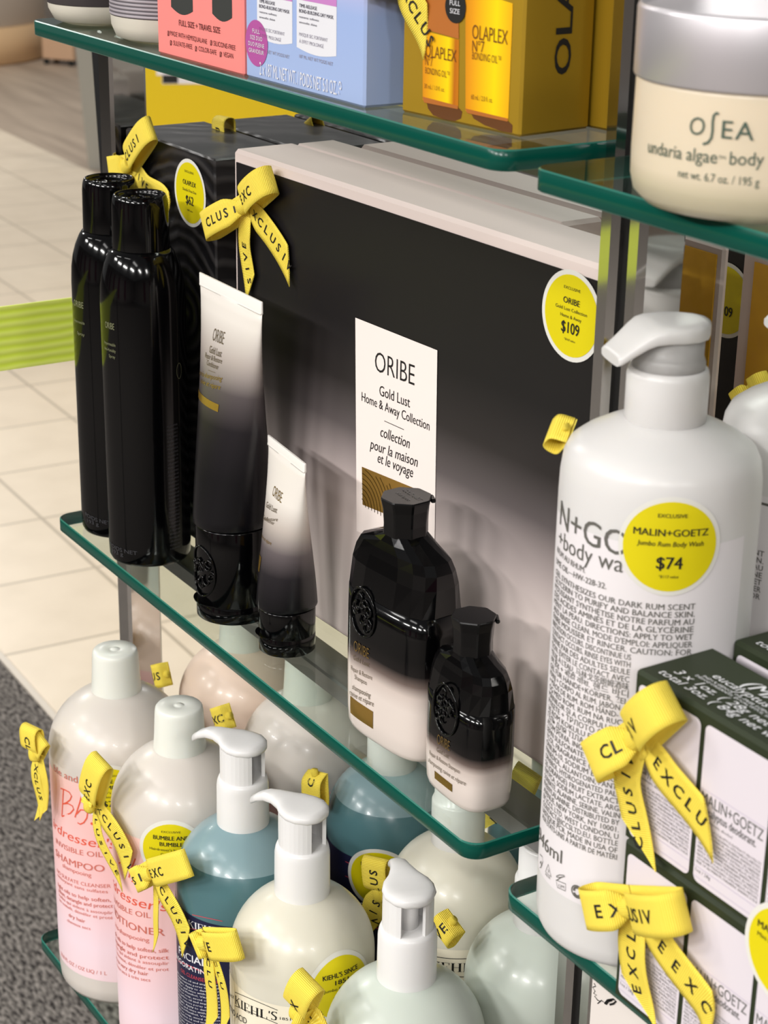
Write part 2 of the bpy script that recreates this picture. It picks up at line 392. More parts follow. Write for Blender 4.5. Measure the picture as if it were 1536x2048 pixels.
def bow(label, K, N, loops, tails, cat='ribbon bow', group=None, knot=1.0, lift=0.0015, W=RW):
    """K = knot on the surface, N = outward normal; loops / tails = dicts in photo pixels of their tips"""
    K = Vector(K); N = Vector(N).normalized()
    up = Vector((0, 0, 1)); up = (up - N * up.dot(N)).normalized(); R = up.cross(N).normalized()
    root = thing('ribbon_bow', label, cat, K, 0, group or 'yellow ribbon bows')
    for lp in loops:
        tp = at_plane(lp['p'][0], lp['p'][1], K, N) - K; tp -= N * tp.dot(N)
        Ln = tp.length; d = tp / Ln; sd = N.cross(d)
        tl = lp.get('tilt', 0.0); bulge = lp.get('h', 0.008)
        sd = (sd * cos(tl) + N * sin(tl)).normalized(); nn0 = d.cross(sd).normalized()
        if nn0.dot(N) < 0: nn0 = -nn0
        ctrl = [(0, 0.003), (0.22, 0.006 + bulge * .5), (0.55, bulge + 0.004), (0.85, bulge + 0.0035), (0.985, bulge * 0.72 + 0.003), (1.0, bulge * 0.35 + 0.003),
                (0.955, 0.003), (0.8, 0.0022), (0.5, 0.0022), (0.2, 0.0022), (0, 0.0022)]
        def path(t, ctrl=ctrl, Ln=Ln, d=d, sd=sd, nn0=nn0):
            x = t * (len(ctrl) - 1); i = min(int(x), len(ctrl) - 2); f = x - i
            g = lambda k: Vector(ctrl[max(0, min(len(ctrl) - 1, k))])
            p0, p1, p2, p3 = g(i - 1), g(i), g(i + 1), g(i + 2)
            q = 0.5 * ((2 * p1) + (p2 - p0) * f + (2 * p0 - 5 * p1 + 4 * p2 - p3) * f * f + (3 * p1 - p0 - 3 * p2 + p3) * f ** 3)
            dq = 0.5 * ((p2 - p0) + 2 * (2 * p0 - 5 * p1 + 4 * p2 - p3) * f + 3 * (3 * p1 - p0 - 3 * p2 + p3) * f * f)
            tan = d * dq.x * Ln + nn0 * dq.y
            nrm = nn0 * dq.x * Ln - d * dq.y
            return (d * (q.x * Ln) + nn0 * (q.y + lift), sd, nrm.normalized() if nrm.length > 1e-9 else nn0)
        b_ = MB()
        strip(b_, path, W, lp.get('n', 0), 44, pinch=lp.get('pinch', 0.45), pl=0.16, phase=lp.get('ph', 0), rev=lp.get('rev', False), l0=lp.get('l0', 0.007), w0=lp.get('w', 1.0), pitch=lp.get('pitch', 0.0070))
        b_.build('loop', [RIB, INK], root)
    for tlk in tails:
        P_ = [Vector((0, 0, 0))]
        for (x, y) in tlk['p']:
            q = at_plane(x, y, K, N) - K; q -= N * q.dot(N); P_.append(q)
        tw = tlk.get('tw', 0.0); wav = tlk.get('wave', 0.002)
        base = tlk.get('n0', 0.0012)
        def path(t, P_=P_, tw=tw, wav=wav, base=base, tlk=tlk):
            x = t * (len(P_) - 1); i = min(int(x), len(P_) - 2); f = x - i
            g = lambda k: P_[max(0, min(len(P_) - 1, k))]
            p0, p1, p2, p3 = g(i - 1), g(i), g(i + 1), g(i + 2)
            q = 0.5 * ((2 * p1) + (p2 - p0) * f + (2 * p0 - 5 * p1 + 4 * p2 - p3) * f * f + (3 * p1 - p0 - 3 * p2 + p3) * f ** 3)
            dq = 0.5 * ((p2 - p0) + 2 * (2 * p0 - 5 * p1 + 4 * p2 - p3) * f + 3 * (3 * p1 - p0 - 3 * p2 + p3) * f * f)
            d = dq.normalized() if dq.length > 1e-9 else (P_[1] - P_[0]).normalized()
            sd = N.cross(d).normalized(); a = tw * (0.4 + 0.6 * t)
            sd2 = sd * cos(a) + N * sin(a); nn = d.cross(sd2)
            if nn.dot(N) < 0: nn = -nn
            return (q + N * (base + lift + wav * (0.5 - 0.5 * cos(2 * pi * t * 1.3))), sd2, nn)
        b_ = MB()
        strip(b_, path, W, tlk.get('n', 0), 30, pinch=0.62, pl=0.3, cutk=tlk.get('cut', 1.0), phase=tlk.get('ph', 0), rev=tlk.get('rev', False), l0=tlk.get('l0', 0.006), w0=tlk.get('w', 1.0), pitch=tlk.get('pitch', 0.0074))
        b_.build('tail', [RIB, INK], root)
    # knot: a short band wrapped round the middle
    ka = loops[0]['p'] if loops else tails[0]['p'][0]
    kd = at_plane(ka[0], ka[1], K, N) - K; kd -= N * kd.dot(N); kd.normalize(); ks = N.cross(kd)
    b_ = MB(); rings = []; uvs = []; nn_ = 20; hw = 0.0044 * knot; hs = 0.0048 * knot; hn = 0.0036 * knot
    for j in range(9):
        a = (j / 8 - 0.5) * 2; k = sqrt(max(1 - 0.35 * a * a, 0))
        rings.append([kd * (hw * a) + ks * (hs * k * cos(2 * pi * i / nn_)) + N * (0.0056 + lift + hn * k * sin(2 * pi * i / nn_)) for i in range(nn_)])
        uvs += [(i / nn_ * 0.033, j * 0.001) for i in range(nn_)]
    fs = [(j * nn_ + i, j * nn_ + (i + 1) % nn_, (j + 1) * nn_ + (i + 1) % nn_, (j + 1) * nn_ + i) for j in range(8) for i in range(nn_)]
    fs += [tuple(range(nn_))[::-1], tuple(8 * nn_ + i for i in range(nn_))]
    b_.add([p for r in rings for p in r], fs, 0, True, uvs)
    b_.build('knot', [RIB], root)
    return root
def poly_px(b_, surf, pts, m, eps=0.0001):
    q = [surf.inv(*p) for p in pts]
    b_.add([surf.map(u, v, eps) for u, v in q], [tuple(range(len(q)))], m)
def ell(cx, cy, rx, ry, n=24, a0=0, a1=360, rot=0):
    r = radians(rot); o = []
    for i in range(n + (0 if a1 - a0 == 360 else 1)):
        t = radians(a0 + (a1 - a0) * i / n); x, y = rx * cos(t), ry * sin(t)
        o.append((cx + x * cos(r) - y * sin(r), cy + x * sin(r) + y * cos(r)))
    return o

# ================================================================== setting
fr_rz = radians(-2.0); fo = Vector((cos(fr_rz) * -2.994 - sin(fr_rz) * 0.959, sin(fr_rz) * -2.994 + cos(fr_rz) * 0.959, FLOOR))
TILE = mat('beige_floor_tile', (232, 214, 188), 0.35)
N, L, b = nodes(TILE)
tc = N.new('ShaderNodeTexCoord'); mp = N.new('ShaderNodeMapping'); br = N.new('ShaderNodeTexBrick'); nz = N.new('ShaderNodeTexNoise'); mxn = N.new('ShaderNodeMix'); mxn.data_type = 'RGBA'; mxn.blend_type = 'MULTIPLY'; nr = N.new('ShaderNodeValToRGB')
br.offset = 0.0; br.squash = 1.0; br.inputs['Scale'].default_value = 1.0; br.inputs['Brick Width'].default_value = 0.3053; br.inputs['Row Height'].default_value = 0.3053
br.inputs['Mortar Size'].default_value = 0.0045; br.inputs['Mortar Smooth'].default_value = 0.3; br.inputs['Bias'].default_value = 0.0
br.inputs['Color1'].default_value = rgb(226, 212, 190); br.inputs['Color2'].default_value = rgb(221, 206, 184); br.inputs['Mortar'].default_value = rgb(178, 165, 145)
nz.inputs['Scale'].default_value = 9.0; nz.inputs['Detail'].default_value = 6.0
nr.color_ramp.elements[0].color = (0.86, 0.85, 0.83, 1); nr.color_ramp.elements[1].color = (1, 1, 1, 1); nr.color_ramp.elements[1].position = 0.6
mp.inputs['Location'].default_value = (0.3053 * 40, 0.3053 * 40, 0)
L.new(tc.outputs['Object'], mp.inputs[0]); L.new(mp.outputs[0], br.inputs['Vector']); L.new(tc.outputs['Object'], nz.inputs['Vector']); L.new(nz.outputs[0], nr.inputs[0])
mxn.inputs['Factor'].default_value = 1.0
L.new(br.outputs['Color'], mxn.inputs['A']); L.new(nr.outputs[0], mxn.inputs['B']); L.new(mxn.outputs['Result'], b.inputs['Base Color'])
CARPET = mat('charcoal_carpet', (78, 74, 72), 0.95, spec=0.1)
N, L, b = nodes(CARPET)
tc = N.new('ShaderNodeTexCoord'); mp = N.new('ShaderNodeMapping'); nz = N.new('ShaderNodeTexNoise'); cr = N.new('ShaderNodeValToRGB'); bp = N.new('ShaderNodeBump')
mp.inputs['Scale'].default_value = (1.0, 2.6, 1); mp.inputs['Rotation'].default_value = (0, 0, 0.5)
nz.inputs['Scale'].default_value = 75.0; nz.inputs['Detail'].default_value = 4.0
cr.color_ramp.elements[0].position = 0.36; cr.color_ramp.elements[0].color = rgb(46, 43, 42); cr.color_ramp.elements[1].position = 0.68; cr.color_ramp.elements[1].color = rgb(140, 134, 128)
bp.inputs['Distance'].default_value = 0.004; bp.inputs['Strength'].default_value = 0.8
L.new(tc.outputs['Object'], mp.inputs[0]); L.new(mp.outputs[0], nz.inputs['Vector']); L.new(nz.outputs[0], cr.inputs[0]); L.new(cr.outputs[0], b.inputs['Base Color']); L.new(nz.outputs[0], bp.inputs['Height']); L.new(bp.outputs[0], b.inputs['Normal'])
TAUPE = mat('taupe_plank_floor', (170, 152, 134), 0.5)
N, L, b = nodes(TAUPE)
tc = N.new('ShaderNodeTexCoord'); mp = N.new('ShaderNodeMapping'); nz = N.new('ShaderNodeTexNoise'); cr = N.new('ShaderNodeValToRGB')
mp.inputs['Scale'].default_value = (0.5, 5.0, 1); nz.inputs['Scale'].default_value = 2.2; nz.inputs['Detail'].default_value = 5.0
cr.color_ramp.elements[0].position = 0.3; cr.color_ramp.elements[0].color = rgb(150, 134, 118); cr.color_ramp.elements[1].position = 0.7; cr.color_ramp.elements[1].color = rgb(182, 165, 146)
L.new(tc.outputs['Object'], mp.inputs[0]); L.new(mp.outputs[0], nz.inputs['Vector']); L.new(nz.outputs[0], cr.inputs[0]); L.new(cr.outputs[0], b.inputs['Base Color'])
def floor_piece(name, u0, u1, v0, v1, m, z=0.0, t=0.02):
    b_ = MB(); b_.box(u0, u1, v0, v1, z - t, z, 0, 0.0005)
    o = b_.build(name, [m], None, fo); o.rotation_euler = (0, 0, fr_rz); return struct(o)
floor_piece('floor', -9.5, 8, 0.006, 1.83, TILE)
floor_piece('floor', -9.5, 8, -7.6, -0.006, CARPET)
floor_piece('floor', -11, 8, 1.8305, 7.0, TAUPE)
floor_piece('trim_1', -9.5, 8, -0.006, 0.006, mat('pale_floor_strip', (205, 196, 182), 0.4), 0.003)
# dark store walls behind and beside the photographer: seen only as reflections in gloss and chrome
DARK = mat('store_wall_paint', (150, 143, 138), 0.6); MAROON = mat('maroon_wall_panel', (104, 40, 66), 0.6)
b_ = MB(); b_.box(-12, 6, -6.6, -6.5, FLOOR, 2.1, 0, 0.002)
for x in (-10.6, -8.4, -6.2, -3.8, -1.6, 0.8): b_.box(x, x + 0.7, -6.5, -6.48, FLOOR + 0.2, 1.5, 1, 0.002)
struct(b_.build('wall_front', [DARK, MAROON]))
b_ = MB(); b_.box(5.6, 5.7, -6.5, 5, FLOOR, 2.1, 0, 0.002)
for y in (-2.2, -0.2, 1.6): b_.box(5.58, 5.6, y, y + 0.7, FLOOR + 0.2, 1.5, 1, 0.002)
struct(b_.build('wall_right', [DARK, MAROON]))

# ---- far background
def horizontal(d): d = Vector((d.x, d.y, 0)); return d.normalized()
p = at_z(-118, 139, FLOOR); dv = horizontal(ray(-118, 139)); c = p + dv * 0.6
t = thing('display_counter', 'round white counter with a tan base band on the far floor', 'counter', c)
b_ = MB(); b_.lathe([(0.6, 0.205), (0.6, 1.0)], 72, 0); b_.build('drum', [mat('counter_white', (232, 226, 218), 0.4)], t)
b_ = MB(); b_.lathe([(0.59, 0.0), (0.605, 0.01), (0.605, 0.2), (0.59, 0.205)], 72, 0); b_.build('base', [mat('counter_tan', (222, 186, 142), 0.5)], t)
p = at_z(128, 128, FLOOR)
t = thing('display_stand', 'low peach stand with dark casters beside the round counter', 'stand', p, 0.6)
b_ = MB(); b_.box(-0.10, 0.10, -0.06, 0.06, 0.03, 0.15, 0, 0.004); b_.build('body', [mat('peach_laminate', (214, 178, 146), 0.5)], t)
for q in ((-0.08, -0.05), (0.08, -0.05), (-0.08, 0.05), (0.08, 0.05)):
    b_ = MB(); b_.lathe([(0.012, 0), (0.016, 0.006), (0.016, 0.026), (0.012, 0.03)], 16, 0, q); b_.build('caster', [mat('dark_rubber', (30, 32, 30), 0.7)], t)
p = at_z(189, 337, FLOOR); Nf = -horizontal(FW); Rf = Vector((RX.x, RX.y, 0)).normalized()
t = thing('panel_leg', 'grey slanted fixture leg standing on the taupe floor', 'fixture leg', p)
b_ = MB(); q = lambda px, py: at_plane(px, py, p, Nf) - p
ring = lambda y, xa, xb: [q(xa, y) + Nf * 0.02, q(xb, y) + Nf * 0.02, q(xb, y) - Nf * 0.03, q(xa, y) - Nf * 0.03]
zb = lambda r: [Vector((v.x, v.y, 0)) for v in r]
b_.loft([zb(ring(337, 179, 210)), ring(200, 164, 196), ring(40, 146, 180)], 0, False)
b_.build('slab', [mat('grey_laminate', (158, 156, 148), 0.5)], t)
# yellow end panel of another fixture, turned towards us
K = at_z(560, 690, FLOOR); Nn = Vector((0.848, -0.53, 0)).normalized(); Un = Vector((0.53, 0.848, 0)).normalized()
t = thing('display_stand', 'plain yellow display stand on the floor behind the black gift boxes', 'display stand', K, atan2(Un.y, Un.x))
wl = (at_plane(236, 200, K, Nn) - K).dot(Un); wr = (at_plane(980, 200, K, Nn) - K).dot(Un); ht = (at_plane(285, 70, K, Nn) - K).z
b_ = MB(); b_.box(wl, wr, 0, 0.25, 0, ht, 0, 0.004); b_.build('board', [mat('yellow_board', (226, 194, 8), 0.5)], t)
sf = Plane(WM(t), (0, -0.0006, 0), (1, 0, 0), (0, 0, 1))
b_ = MB(); poly_px(b_, sf, [(313, 110), (313, 151), (324, 151), (324, 168), (520, 168), (520, 110)][::-1], 0, 0.0008); poly_px(b_, sf, [(325, 150), (325, 166.5), (356, 166.5), (356, 150)], 1, 0.0014)
b_.build('sign_card', [PAPER, INK], t)

# ---- belt barrier along the left end of the fixture
t = thing('belt_barrier', 'lime green retractable belt stretched past the end of the glass shelves', 'belt barrier', (-1.318, -1.6, FLOOR))
b_ = MB(); nb = 40; z0, z1 = 0.0690 - FLOOR, 0.1190 - FLOOR
LIME = mat('lime_webbing', (214, 236, 60), 0.55, spec=0.3)
N, L, b = nodes(LIME)
tc = N.new('ShaderNodeTexCoord'); mp = N.new('ShaderNodeMapping'); wv = N.new('ShaderNodeTexWave'); bp = N.new('ShaderNodeBump'); cr = N.new('ShaderNodeValToRGB')
wv.bands_direction = 'Z'; wv.wave_type = 'BANDS'; wv.inputs['Scale'].default_value = 46.0; wv.inputs['Distortion'].default_value = 1.0; wv.inputs['Detail'].default_value = 1
cr.color_ramp.elements[0].color = rgb(228, 250, 84); cr.color_ramp.elements[1].color = rgb(240, 255, 124); bp.inputs['Distance'].default_value = 0.0006; bp.inputs['Strength'].default_value = 0.6
L.new(tc.outputs['Object'], wv.inputs['Vector']); L.new(wv.outputs['Fac'], cr.inputs[0]); L.new(cr.outputs[0], b.inputs['Base Color']); L.new(wv.outputs['Fac'], bp.inputs['Height']); L.new(bp.outputs[0], b.inputs['Normal'])
b_.box(-0.0006, 0.0006, 0.02, 3.28, z0, z1, 0, 0.0002); b_.build('belt', [LIME], t)
for yy in (0.0, 3.3):
    b_ = MB(); b_.lathe([(0.16, 0), (0.16, 0.012), (0.05, 0.03), (0.03, 0.045), (0.03, z1 + 0.02), (0.034, z1 + 0.022), (0.034, z1 + 0.03), (0.02, z1 + 0.04)], 40, 0, (0, yy)); b_.build('post', [mat('black_post_paint', (20, 20, 20), 0.4)], t)

# ================================================================== glass fixture
A_Z, B_Z, C_Z = 0.3445, 0.0, -0.34; TH = 0.0095
def glass_shelf(label, x0, x1, y0, y1, z, rnd=0.010):
    b_ = MB(); n = 8; pts = []
    for (cx, cy, a) in ((x1 - rnd, y1 - rnd, 0), (x0 + rnd, y1 - rnd, 90), (x0 + rnd, y0 + rnd, 180), (x1 - rnd, y0 + rnd, 270)):
        for i in range(n + 1): t_ = radians(a + 90 * i / n); pts.append((cx + rnd * cos(t_), cy + rnd * sin(t_)))
    ce = 0.0006; cxm, cym = (x0 + x1) / 2, (y0 + y1) / 2
    ins = [(x + (ce if x < cxm else -ce), y + (ce if y < cym else -ce)) for x, y in pts]
    M = len(pts); vs = [(x, y, z) for x, y in ins] + [(x, y, z - ce) for x, y in pts] + [(x, y, z - TH + ce) for x, y in pts] + [(x, y, z - TH) for x, y in ins]
    b_.add(vs, [tuple(range(M))], 0); b_.f.append(tuple(3 * M + i for i in range(M))[::-1]); b_.m.append(0); b_.s.append(False)
    for j in range(3):
        for i in range(M):
            i2 = (i + 1) % M; b_.f.append((j * M + i2, j * M + i, (j + 1) * M + i, (j + 1) * M + i2)[::-1]); b_.m.append(2 if j != 1 else 1); b_.s.append(True if j == 1 else False)
    o = b_.build('glass_shelf', [GLASS, EDGE, mat('glass_bevel', (40, 112, 98), 0.30)])
    return tag(o, label, 'shelf', 'green edged glass shelves')
glass_shelf('top left glass shelf holding pink, lilac and gold boxes', -1.1835, -0.6565, 0.4715, 0.80, A_Z)
glass_shelf('middle left glass shelf under the black spray cans and tubes', -1.1835, -0.6605, 0.4723, 0.80, B_Z)
glass_shelf('bottom glass shelf under the tall shampoo and pump bottles', -1.1835, -0.6605, 0.4405, 0.80, C_Z)
glass_shelf('top right glass shelf holding the frosted cream jar', -0.6245, -0.10, 0.4630, 0.80, A_Z)
glass_shelf('middle right glass shelf under the jumbo white pump bottle', -0.6245, -0.10, 0.4650, 0.80, B_Z)
glass_shelf('lowest right glass shelf under the plain white carton', -0.6245, -0.10, 0.4650, 0.80, C_Z)
def upright(label, x0, x1, y0, y1, slot):
    t = thing('shelf_upright', label, 'fixture post', (x0, y0, FLOOR), 0, 'chrome uprights')
    W_, D_ = x1 - x0, y1 - y0; H_ = 0.60 - FLOOR
    b_ = MB()
    if slot:
        s0, s1 = W_ * 0.40, W_ * 0.62
        b_.box(0, s0, 0, D_, 0, H_, 0, 0.003); b_.box(s1, W_, 0, D_, 0, H_, 0, 0.003); b_.build('channel', [CHROME], t)
        b_ = MB(); b_.box(s0 - 0.0005, s1 + 0.0005, 0.005, D_ - 0.002, 0, H_, 0, 0.0005); b_.build('slot', [mat('slot_black', (12, 11, 11), 0.5)], t)
    else:
        b_.box(0, W_, 0, D_, 0, H_, 0, 0.0022); b_.build('channel', [CHROME], t)
    return t
upright('chrome upright at the left end of the glass shelves behind the spray cans', -1.2095, -1.1885, 0.5290, 0.5560, False)
upright('slotted chrome upright between the left and right glass shelves', -0.6600, -0.6275, 0.5290, 0.5560, True)
def rail(label, x0, x1, z):
    b_ = MB(); b_.box(x0, x1, 0.5195, 0.5330, z - TH - 0.013, z - TH - 0.0004, 0, 0.0012); b_.box(x0, x1, 0.5330, 0.5550, z - TH - 0.016, z - TH - 0.012, 0, 0.0008)
    return tag(b_.build('shelf_rail', [STEEL]), label, 'shelf rail', 'steel rails under the shelves')
rail('steel rail under the glass shelf with the gold box', -1.188, -0.6605, A_Z); rail('steel rail under the glass shelf with the black spray cans', -1.188, -0.6605, B_Z)
rail('steel rail under the glass shelf with the frosted jar', -0.627, -0.1, A_Z); rail('steel rail under the glass shelf with the white jumbo pump bottle', -0.627, -0.1, B_Z)
rail('steel rail under the glass shelf with the shampoo bottles', -1.188, -0.6605, C_Z)
# easel leg behind the left upright
b_ = MB(); P0 = at_y(290, 1560, 0.640); P1 = at_y(177, 20, 0.640)
d = (P0 - P1); P0 = P1 + d * ((P1.z - FLOOR) / -d.z) if d.z < 0 else P0
q = [Vector((0, 0, 0)), Vector((0.024, 0, 0)), Vector((0.024, 0.014, 0)), Vector((0, 0.014, 0))]
b_.loft([[P0 + v for v in q], [P1 + v for v in q]], 0, False)
tag(b_.build('easel_leg', [mat('matte_black_wood', (10, 10, 11), 0.6)]), 'thin black easel leg leaning behind the left chrome upright', 'easel leg')
class FrontS:
    """front (-y) skin of a tube or flask: half width a(z), half depth b(z), roundness e"""
    def __init__(self, W, a, b_, e): self.W, self.a, self.b, self.e = W, a, b_, e
    def y(self, u, v):
        k = min(abs(u) / self.a(v), 0.995)
        return -self.b(v) * (1 - k ** self.e) ** (1 / self.e)
    def inv(self, px, py):
        Wi = self.W.inverted(); R3 = self.W.to_3x3(); yy = -self.b(0.05)
        for _ in range(8):
            p = Wi @ at_plane(px, py, self.W @ Vector((0, yy, 0)), R3 @ Vector((0, -1, 0))); yy = self.y(p.x, p.z)
        a = self.a(p.z) * 0.985
        return (max(-a, min(a, p.x)), p.z)
    def map(self, u, v, e):
        d = 1e-5; g = (self.y(u + d, v) - self.y(u - d, v)) / (2 * d); l = sqrt(1 + g * g)
        return Vector((u + e * g / l, self.y(u, v) - e / l, v))
def lerpf(pts):
    def f(z):
        if z <= pts[0][0]: return pts[0][1]
        for (a, ra), (b_, rb) in zip(pts, pts[1:]):
            if a <= z <= b_: return ra + (rb - ra) * (z - a) / (b_ - a)
        return pts[-1][1]
    return f
GOLDF = mat('gold_foil', (186, 148, 70), 0.24, 0.75)
GOLDI = mat('gold_ink', (150, 120, 62), 0.3, 0.7)
def emblem(surf, c, ru, rv, parent, seed=1, k=0.0006, m=None):
    """embossed oval crest: rope border and curling scrolls"""
    rd = random.Random(seed); b_ = MB()
    b_.tube([surf.map(x, y, k) for x, y in ell(c[0], c[1], ru, rv, 36)], 0.0007, 0, 6, True)
    for q in range(15):
        a = rd.uniform(0, 2 * pi); rr = sqrt(rd.uniform(0.0, 0.62)); x0 = c[0] + ru * rr * cos(a); y0 = c[1] + rv * rr * sin(a)
        r0 = ru * rd.uniform(0.16, 0.30); st = rd.uniform(0, 360); n = 10; pts = []
        for i in range(n + 1):
            t_ = radians(st + 280 * i / n); r1 = r0 * (1 - 0.6 * i / n); pts.append(surf.map(x0 + r1 * cos(t_), y0 + r1 * sin(t_) * 1.1, k + 0.0002))
        b_.tube(pts, [0.0008 * (1 - 0.5 * i / n) for i in range(n + 1)], 0, 6)
    return b_.build('emblem', [m or BLACKG], parent)

# ---- two black spray cans
CANP = [(0.0235, 0.0), (0.0262, 0.0012), (0.0273, 0.0035), (0.0276, 0.012), (0.0277, 0.178), (0.0272, 0.188), (0.0260, 0.1955), (0.0240, 0.2025), (0.0213, 0.2085), (0.0190, 0.2118)]
def spray_can(label, P, front):
    t = thing('spray_can', label, 'spray can', P, 0, 'black spray cans')
    sf = Cyl(WM(t), interp(CANP), 0.0277)
    b_ = MB(); b_.lathe(CANP, 72, 0)
    DIM = 1
    if front:
        b_.text(sf, 'POIDS NET', DIM, (222, 1091), (275, 1110), 0.0027); b_.text(sf, '193 g', DIM, (226, 1104), (247, 1112), 0.0027)
        b_.text(sf, 'ORIBE', 2, (-0.0290, 0.163), (-0.0200, 0.163), 0.0042, px=False); b_.text(sf, 'Impermeable', 2, (-0.031, 0.152), (-0.0195, 0.152), 0.0020, px=False)
        b_.text(sf, 'Anti-Humidity', 2, (-0.031, 0.148), (-0.0195, 0.148), 0.0020, px=False); b_.text(sf, 'Spray', 2, (-0.026, 0.144), (-0.0200, 0.144), 0.0020, px=False)
        for q in range(34): b_.text(sf, 'OIL INFLAMMABLE AEROSOL'[(q * 3) % 7:][:14 + q % 3], DIM, (0.0135, 0.098 - q * 0.0026), (0.0222, 0.098 - q * 0.0026), 0.0013, px=False, res=1)
        b_.stroke(sf, ell(0.0250, 0.134, 0.0024, 0.0052, 20), 0.0003, 2, closed=True)
    else:
        b_.text(sf, 'POIDS NET', DIM, (172, 1031), (222, 1050), 0.0027); b_.text(sf, '193 g', DIM, (176, 1044), (198, 1052), 0.0027)
        b_.text(sf, 'ORIBE', 2, (-0.0335, 0.163), (-0.0220, 0.163), 0.0042, px=False); b_.text(sf, 'Impermeable', 2, (-0.034, 0.152), (-0.0215, 0.152), 0.0020, px=False)
        b_.text(sf, 'Spray', 2, (-0.030, 0.144), (-0.0220, 0.144), 0.0020, px=False)
    b_.build('can_body', [BLACKG, mat('dim_print', (62, 62, 66), 0.4), mat('olive_print', (120, 122, 92), 0.4)], t)
    b_ = MB(); b_.lathe([(0.0172, 0.2085), (0.0182, 0.2095), (0.0184, 0.212), (0.0183, 0.219), (0.0180, 0.2385), (0.0176, 0.2425), (0.0168, 0.2452), (0.0158, 0.2462), (0.0150, 0.2458), (0.0144, 0.2440), (0.0142, 0.2425), (0.006, 0.2418)], 96, 0, cap0=False, ridge=0.006, nr=48)
    rd = random.Random(3 if front else 5)
    for q in range(16):
        a = rd.uniform(0, 2 * pi); r = rd.uniform(0.003, 0.013); x, y = r * cos(a), r * sin(a)
        st = rd.uniform(0, 6); r0 = rd.uniform(0.0012, 0.0026)
        b_.tube([(x + r0 * cos(st + k * .5), y + r0 * sin(st + k * .5), 0.2428) for k in range(9)], 0.0006, 0, 5)
    b_.build('cap', [BLACKG], t)
    return t
spray_can('black spray can standing in front at the left of the middle glass shelf', (-1.0847, 0.5000, B_Z), True)
spray_can('black spray can behind the other can, nearest the left end of the glass shelf', (-1.1408, 0.5045, B_Z), False)

# ---- two squeeze tubes standing on their caps
def tube_grad(name, stops):
    m = mat(name, (230, 226, 218), 0.30, spec=0.4); ramp_z(m, stops, interp='LINEAR'); return m
def squeeze_tube(label, P, rz, r, zc, zt, zs, wid, stops, rcap):
    t = thing('squeeze_tube', label, 'tube', P, rz, 'cream to black squeeze tubes')
    za, zb_ = zc, zs
    af = lerpf([(za + (zb_ - za) * k, r + (wid - r) * (k ** 1.15)) for k in [i / 14 for i in range(15)]])
    bf = lerpf([(za + (zb_ - za) * k, r * (max(1 - k ** 1.25, 0) ** 0.85) + 0.0012) for k in [i / 14 for i in range(15)]])
    rings = []
    zz = [za + 0.0002, za + 0.0012] + [za + (zb_ - za) * i / 22 for i in range(1, 23)]
    for j, z in enumerate(zz):
        k = 0.965 if j == 0 else 1.0
        rings.append(superell(af(z) * k, bf(z) * k, 64, z, 2.0))
    b_ = MB(); b_.loft(rings, 0)
    sf = FrontS(WM(t), af, bf, 2.0)
    body = b_
    b2 = MB(); b2.loft([superell(wid * k, h_, 64, z, 8.0) for k, h_, z in ((0.985, 0.0014, zs - 0.0008), (1.0, 0.0011, zs), (1.0, 0.0009, zs + 0.0004), (1.0, 0.0009, zt - 0.0004), (0.998, 0.0005, zt))], 0)
    b2.build('crimp', [mat('tube_crimp', (236, 232, 226), 0.35)], t)
    b3 = MB(); b3.lathe([(rcap * .94, 0), (rcap, 0.0008), (rcap, 0.0105), (rcap * .985, 0.0109), (rcap * .985, 0.0115), (rcap, 0.0119), (rcap, zc - 0.0012), (rcap * .985, zc - 0.0003)], 72, 0)
    csf = Cyl(WM(t), rcap)
    # flip lip
    a = csf.t0 - 1.15
    lip = [(rcap - 0.001, 0.0105), (rcap + 0.0022, 0.0112), (rcap + 0.0026, 0.0122), (rcap - 0.001, 0.0122)]
    n = 14; vs = []
    for i in range(n + 1):
        th = a + (i / n - 0.5) * 1.3; s = max(sin(pi * i / n), 0) ** 0.6
        vs += [((rcap - 0.001 + (q[0] - rcap + 0.001) * s) * cos(th), (rcap - 0.001 + (q[0] - rcap + 0.001) * s) * sin(th), q[1]) for q in lip]
    b3.add(vs, [(i * 4 + j, i * 4 + (j + 1) % 4, i * 4 + 4 + (j + 1) % 4, i * 4 + 4 + j) for i in range(n) for j in range(4)], 0)
    cap = b3.build('cap', [BLACKG], t)
    return t, sf, csf, body, cap
TINK = 1; MATSB = lambda g: [g, mat('bronze_print', (118, 104, 84), 0.35, 0.3), GOLDF, mat('pale_print', (150, 146, 142), 0.4)]
t, sf, csf, body, cap = squeeze_tube('larger cream and black squeeze tube standing on its black cap by the spray cans', (-0.9718, 0.5049, B_Z), radians(-0.5), 0.0243, 0.0620, 0.2105, 0.2035, 0.0403, None, 0.0238)
g = tube_grad('tube_gradient_large', [(0.095, (12, 11, 15)), (0.128, (30, 27, 31)), (0.150, (84, 77, 78)), (0.170, (176, 166, 160)), (0.192, (226, 220, 212))])
body.text(sf, 'ORIBE', 1, (425, 680), (447, 689), 0.0075, bold=-0.006); body.text(sf, 'Gold Lust', 1, (419, 704), (443, 714), 0.0042, 0.004)
body.text(sf, 'Repair & Restore', 1, (411, 714), (444, 727), 0.0030, 0.004); body.text(sf, 'Conditioner', 1, (414, 729), (437, 739), 0.0030, 0.004)
body.stroke(sf, [sf.inv(417, 740), sf.inv(431, 745)], 0.0003, 1)
body.text(sf, 'après-shampooing', 2, (400, 748), (445, 762), 0.0030, shear=0.25); body.text(sf, 'ravive et répare', 2, (401, 764), (441, 779), 0.0030, shear=0.25)
q0, q1 = sf.inv(397.5, 776), sf.inv(436.5, 824); body.patch(sf, (q0[0], q1[0], q1[1], q0[1]), 2, 0.0003, 10, 4)
